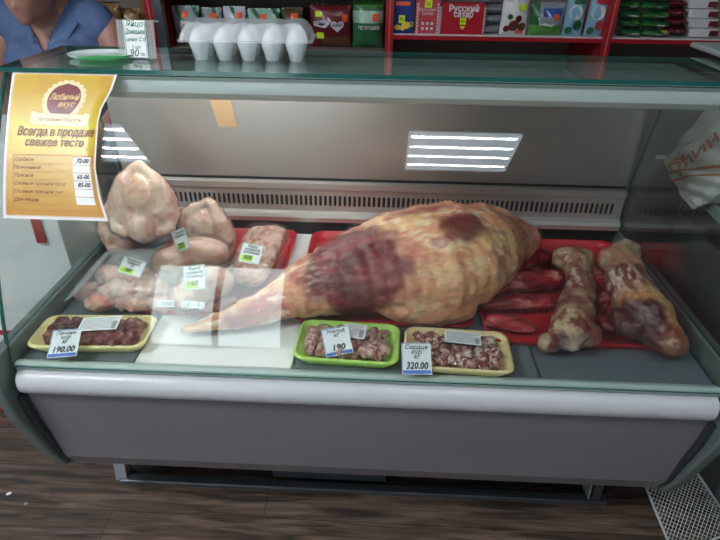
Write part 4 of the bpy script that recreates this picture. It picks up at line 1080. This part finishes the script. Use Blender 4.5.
for k, (a, b_, l_) in enumerate(((562, 582, 'light blue bag of coconut sweets left of its twin, middle shelf'), (584, 604, 'light blue bag with a pink flower, against the right red upright'))):
    x0, x1 = sx(a), sx(b_); w, h_ = x1-x0, .20
    q, f = pillow(w, h_, .055, None, None, 35+k)
    for (cx, cz, r, mi) in ((-.005, .085, .026, 1), (.010, .040, .018, 2 if k == 0 else 3), (-.020, .020, .014, 2)):
        onpoly(q, f, w, h_, [(cx+r*math.cos(2*math.pi*j/14), cz+r*math.sin(2*math.pi*j/14)) for j in range(14)], mi, .003)
    onpatch(q, f, w, h_, -.02, .03, .115, .135, 4 if k == 0 else 5, .002)
    put(q, 'sweets_bag', ['p_sky', 'p_white', 'p_green', 'p_pink', 'p_green', 'p_red'], ((x0+x1)/2, SY+.045, SB), l_, 'bag', 'light blue sweets bags')
# right bay: flat packs in stacks
for c, (a, b_) in enumerate(((620, 642), (643, 672))):
    for k in range(5):
        x0, x1 = at(a, 40-9*k, y=SY+.03).x, at(b_, 40-9*k, y=SY+.03).x; w = x1-x0
        q, f = pillow(w, .031, .12, None, lambda i, j, k=k, c=c: (1 if (.55 < i < .8 and (k+c) % 2 and j > .5) else 2 if (i < .35 and j < .4 and c) else 0), 50+c*7+k)
        onpatch(q, f, w, .031, -.02+.01*(k % 2), .02, .006, .014, 3, .002)
        put(q, 'snack_pack', ['p_green', 'p_yellow' if k == 0 and c else 'p_green2', 'p_green2', 'p_white'], ((x0+x1)/2, SY+.07, SB+.001+.032*k), 'green snack pack, %s in the %s green stack of the right bay' % (['bottom one', 'second from bottom', 'third from bottom', 'fourth from bottom', 'top one'][k], ['left', 'right'][c]), 'snack pack', 'green snack packs', (0, 0, (-1)**k*4))
for k in range(4):
    x0, x1 = at(668, 36-9*k, y=SY+.03).x, at(692, 36-9*k, y=SY+.03).x
    q, f = pillow(x1-x0, .031, .11, None, None, 80+k); onpatch(q, f, x1-x0, .031, -.03, .01, .006, .010, 1, .002)
    put(q, 'chocolate_pack', ['p_maroon', 'p_pink'], ((x0+x1)/2, SY+.08, SB+.010+.032*k), 'dark red snack pack, %s of the stack beside the white trays' % ['lowest', 'second', 'third', 'topmost'][k], 'snack pack', 'dark red snack packs', (0, 0, 3))
for k in range(4):
    x0 = at(690, 30-11*k, y=SY+.03).x; w = .115
    q = MB(); q.rings([rrect(w-.02, .13, .012, 4, 0, 0, 0), rrect(w, .15, .014, 4, 0, 0, .030), rrect(w-.004, .146, .013, 4, 0, 0, .031)])
    q.prism([(-.077, .005), (-.077, .024), (-.0745, .024), (-.0725, .005)], .018, .050, 1)
    put(q, 'white_carton_tray', ['p_white', 'p_maroon'], (x0+w/2, SY+.10, SB+.004+.034*k), 'white food carton, %s in the stack at the right end of the shelf' % ['lowest', 'second', 'third', 'topmost'][k], 'food carton', 'white food cartons', smooth=False)
# left bay: sweets bags behind the egg carton
LZ = 1.045; LY = SY+.09
def lx(px): return at(px, 30, y=LY).x
specs = [(172, 200, 'p_grey', 'clear and grey sweets bag with red cap, first on the dark shelf from the left'), (201, 222, 'p_grey', 'grey sweets bag second on the dark shelf'), (223, 246, 'p_lav', 'pale sweets bag third on the dark shelf, behind the eggs'), (247, 280, 'p_mint', 'pale green sweets bag behind the right end of the egg carton'), (281, 303, 'p_brown', 'dark sweets bag just right of the egg carton lid')]
for k, (a, b_, c, l_) in enumerate(specs):
    w, h_ = lx(b_)-lx(a), .150-.006*(k % 2)
    q, f = pillow(w, h_, .07, None, lambda i, j, k=k: (1 if abs(math.sin(i*5+j*4+k)) > .93 else 0), 90+k)
    onpatch(q, f, w, h_, -.012+.01*(k % 3), .016+.01*(k % 3), h_*.72, h_*.86, 2, .003); onpoly(q, f, w, h_, [(-.02, h_*.5), (.02, h_*.45), (.025, h_*.62), (-.015, h_*.65)], 3, .003)
    put(q, 'sweets_bag', [c, 'p_green', 'p_orange', 'p_white'], ((lx(a)+lx(b_))/2, LY+.03, LZ), l_, 'bag', 'sweets bags on the dark shelf')
x0, x1 = lx(309), lx(351); w, h_ = x1-x0, .165
q, f = pillow(w, h_, .07, None, lambda i, j: (1 if (j < .25 and i > .3) else 0), 97)
heart = []
for k in range(28):
    a = 2*math.pi*k/28; heart.append((.032+.028*math.sin(a)**3, .085+.022*(13*math.cos(a)-5*math.cos(2*a)-2*math.cos(3*a)-math.cos(4*a))/15))
onpoly(q, f, w, h_, heart, 3, .006); ontext(q, f, w, h_, 'МАМИКА', .032, .088, .016, 4, .045, off=.008)
onpoly(q, f, w, h_, [(-.07, .100), (-.02, .108), (.0, .095), (-.02, .078), (-.07, .085)], 3, .005); ontext(q, f, w, h_, 'АЛЕНКА', -.040, .094, .016, 4, .05, off=.007)
onpatch(q, f, w, h_, -.062, -.034, .118, .138, 2, .004); onpatch(q, f, w, h_, -.058, -.026, .036, .060, 2, .004); onpatch(q, f, w, h_, .052, .074, .100, .128, 5, .004)
put(q, 'sweets_bag', ['p_maroon', 'p_brown', 'p_lime', 'p_lav', 'ink', 'p_orange'], ((x0+x1)/2, LY+.03, LZ), 'maroon sweets bag with a white heart and lime price stickers, left of the green bag', 'bag')
x0, x1 = lx(352), lx(384); w, h_ = x1-x0, .180
q, f = pillow(w, h_, .07, None, lambda i, j: (1 if (.55 < j < .78) else 2 if j > .86 else 0), 98)
onpoly(q, f, w, h_, [(-.05, .085), (-.02, .098), (.04, .096), (.055, .080), (.03, .066), (-.04, .064)], 0, .004); ontext(q, f, w, h_, 'ПЕТРУШКА', .003, .080, .018, 3, .09, off=.007)
onpatch(q, f, w, h_, .018, .044, .105, .132, 4, .005)
put(q, 'sweets_bag', ['p_green', 'p_mint', 'p_green2', 'p_white', 'p_orange'], ((x0+x1)/2, LY+.03, LZ), 'green sweets bag with an orange price sticker beside the red upright', 'bag')
# coloured strip packs on the white board above
for k in range(4):
    q = carton(.095, .05, .06, lambda q, FM: q.box(-.03, .03, .010, .030, .0003, .0008, 1, FM))
    put(q, 'wafer_box', [('p_pink', 'p_lav', 'p_brown', 'p_red')[k], 'p_white'], (-.72+.11*k, LY+.06, 1.262), ['first', 'second', 'third', 'fourth'][k]+' small box from the left on the high pale shelf', 'box', 'small boxes on the high shelf', smooth=False)
# golden bags far left
for k, (pp, r, l_) in enumerate((((112, 14), .055, 'golden bag left in the dark bay behind the seller'), ((128, 22), .06, 'golden brown bag in the middle of the dark bay'), ((141, 8), .055, 'golden brown bag leaning on the red upright'), ((140, 32), .05, 'low brown bag at the foot of the red upright'))):
    c = at(*pp, y=SY+.10)
    q, f = pillow(r*2.1, r*1.9, .07, None, lambda i, j: (1 if abs(math.sin(i*6+j*9)) < .25 else 0), 120+k)
    z0 = 1.021 if k in (0, 1, 3) else 1.021+r*1.1
    put(q, 'pasta_bag', ['p_gold', 'p_brown'], (c.x, SY+.06+.075*(k == 2)+.04*k, max(1.021, c.z-r) if k != 3 else 1.021), l_, 'bag', 'golden bags in the dark bay', (0, 0, 0))

# ------------------------------------------------------------------ neighbours
# white counter on the left
lc = thing('white_counter', (-1.35, .72, 0), 'white laminate counter with thin red edging, left of the display case', 'counter')
MB().box(-2.0, -.86, .46, 1.0-.28, .05, .98).build('cabinet', 'lwhite', lc, bevel=.002)
MB().box(-2.0, -.86, .452, .462, .02, .052).build('red_plinth_edge', 'red', lc); MB().box(-2.0, -.86, .452, .46, .36, .372).build('red_middle_edge', 'red', lc)
MB().box(-1.98, -.88, .48, .70, 0, .05).build('plinth', 'darkpl', lc)
q = MB(); q.add([tuple(at(a_, b_, y=.451)) for a_, b_ in ((37, 243), (46, 243), (34, 205), (26, 205))], [(0, 1, 2, 3)]); 
o = q.build('red_corner_strip', 'red', lc); o.modifiers.new('t', 'SOLIDIFY').thickness = .004
# right neighbour: dark cabinet
G['nbr'] = mat('dark_grey_cabinet', (.10, .11, .115), .5); G['nbrl'] = mat('grey_cabinet_trim', (.32, .37, .37), .4)
rc = thing('grey_cabinet', (1.5, .5, 0), 'dark grey refrigerated cabinet with a rounded grey end, right of the display case', 'cabinet')
MB().box(1.0, 2.0, .16, .80, .06, .70).build('body', 'nbr', rc, bevel=.01)
pr = [(.20, .70), (.30, 1.16), (.33, 1.20), (.38, 1.215), (.60, 1.215), (.68, 1.20), (.78, .70)]
MB().prism(pr, .985, 1.0).build('end_glass', 'glass', rc)
MB().box(.80, 1.95, .86, .88, .06, 1.10).build('back_panel', 'steel_br', rc)
q = MB(); q.tube([(.985, .30, 1.205), (.985, .345, 1.222), (.985, .62, 1.222), (.985, .67, 1.20), (.985, .76, .72)], .012, 10); q.build('end_trim', 'nbrl', rc, smooth=True)
q = MB(); q.box(.80, 1.95, .47, .66, 1.212, 1.224); q.build('top_shelf', 'nbrl', rc, bevel=.005)
A_, B_ = at(679, 174, x=.93), at(735, 232, x=.93)
d = B_-A_
q = MB(); q.box(-.004, .004, 0, d.length, -.014, .014, 0, T(*A_) @ (d.to_track_quat('Y', 'Z').to_matrix().to_4x4())); q.build('diagonal_strut', 'nbrl', rc)
# white bag with orange print
G['bagw'] = mat('white_bag_plastic', (.88, .90, .88), .3); G['bago'] = mat('orange_print', (.66, .20, .07), .4)
A0, A1, A2, A3 = at(700, 112, x=.90), at(662, 163, x=.90), at(692, 209, x=.90), at(745, 175, x=.90)
def bagpt(u, v, off=0.):
    top = at(712, 104, x=.90).lerp(at(760, 118, x=.90), u); mid = A1.lerp(A3, u); bot = A2.lerp(at(708, 203, x=.90), u)
    p_ = top.lerp(mid, v*2) if v < .5 else mid.lerp(bot, v*2-1)
    bul = .035*math.sin(math.pi*min(1, max(0, u)))*math.sin(math.pi*min(1, max(.05, v)))
    wr = .006*math.sin(u*14+v*9)+.004*math.sin(v*31-u*7)
    return p_+Vector((-bul-wr*.8-off, 0, 0))
q = MB(); q.grid(lambda u, v: bagpt(u, v), 30, 40)
q.grid(lambda u, v: Vector((1.84-bagpt(u, v).x*1.0, bagpt(u, v).y, bagpt(u, v).z)) if 0 < u < 1 and 0 < v < 1 else bagpt(u, v), 20, 26)
def btext(s, cu, cv, hh, rot, bold=.0):
    V, F, w = text_mesh(s, 0, bold); c, s_ = math.cos(R_(rot)), math.sin(R_(rot))
    q.add([bagpt(min(.97, max(.03, cu+(v_[0]*c-v_[1]*s_)*hh)), min(.97, max(.03, cv-(v_[0]*s_+v_[1]*c)*hh)), .002) for v_ in V], F, 1)
btext('Д', .30, .38, .22, 20, .03); btext('О', .36, .55, .22, 20, .03); btext('ЛИНА', .56, .30, .16, 60, .02)
for k in range(2):
    q.grid(lambda i, j, k=k: bagpt(.15+.80*i, .60+.07*k-.20*i+.028*j+(.02 if k else 0), .0025), 12, 2, 1)
o = put(q, 'plastic_bag', ['bagw', 'bago'], (0, 0, 0), 'white plastic bag with orange lettering hanging beyond the right side glass', 'bag')
bc = Vector(A1); o.data.transform(Matrix.Translation(-bc)); o.location = bc
# wire grille leaning low at the right
G['wire'] = mat('white_wire', (.42, .45, .45), .35)
g = thing('wire_grille', (.93, .12, 0), 'pale wire mesh grille standing on the floor at the bottom right', 'wire grille')
c00, c10, c01 = at(645, 486, z=.19), at(697, 472, z=.24), at(668, 545, z=.005)
c00 = Vector((.80, .155, .165)); 
q = MB()
A_ = at(646, 487, z=.15); B_ = at(697, 473, z=.19); C_ = at(674, 556, z=.012); D_ = at(736, 530, z=.012)
def bil(u, v): return A_.lerp(B_, u).lerp(C_.lerp(D_, u), v)
for sg in (1, -1):
    for k in range(-13, 28):
        c = k/14*1.0; pts_ = []
        for u in np.linspace(0, 1, 41):
            v_ = (c-u*.9) if sg > 0 else (c-.5+u*.9-.5)
            if 0 <= v_ <= 1: pts_.append((u, v_))
        if len(pts_) > 1: q.tube([bil(*pts_[0]), bil(*pts_[-1])], .0010, 5)
q.build('mesh', 'wire', g)
q = MB(); q.tube([bil(0, 0), bil(1, 0), bil(1, 1), bil(0, 1), bil(0, 0)], .004, 8); q.build('frame', 'wire', g, smooth=True)
# scraps on the floor
for k, (a, b_, l_) in enumerate(((9, 494, 'tiny white paper scrap on the floor at far left'), (26, 504, 'tiny grey crumb on the floor at lower left'))):
    c = at(a, b_, z=.001); V, F = ellip((0, 0, 0), (.008-.003*k, .005, .003), (0, 0, 30), 8); q = MB(); q.add(V, F); o = q.build('paper_scrap', 'white' if k == 0 else 'inkgrey', None); o.location = (c.x, c.y, .003); tag(o, l_, 'scrap')

# ------------------------------------------------------------------ world, exposure
wd = bpy.data.worlds.new('world'); SC.world = wd; wd.use_nodes = True
wd.node_tree.nodes['Background'].inputs[0].default_value = (.86, .94, 1, 1); wd.node_tree.nodes['Background'].inputs[1].default_value = 5.0
vs = SC.view_settings; vs.view_transform = 'Standard'; vs.look = 'None'; vs.gamma = 1; vs.use_curve_mapping = False
vs.exposure = 0.12
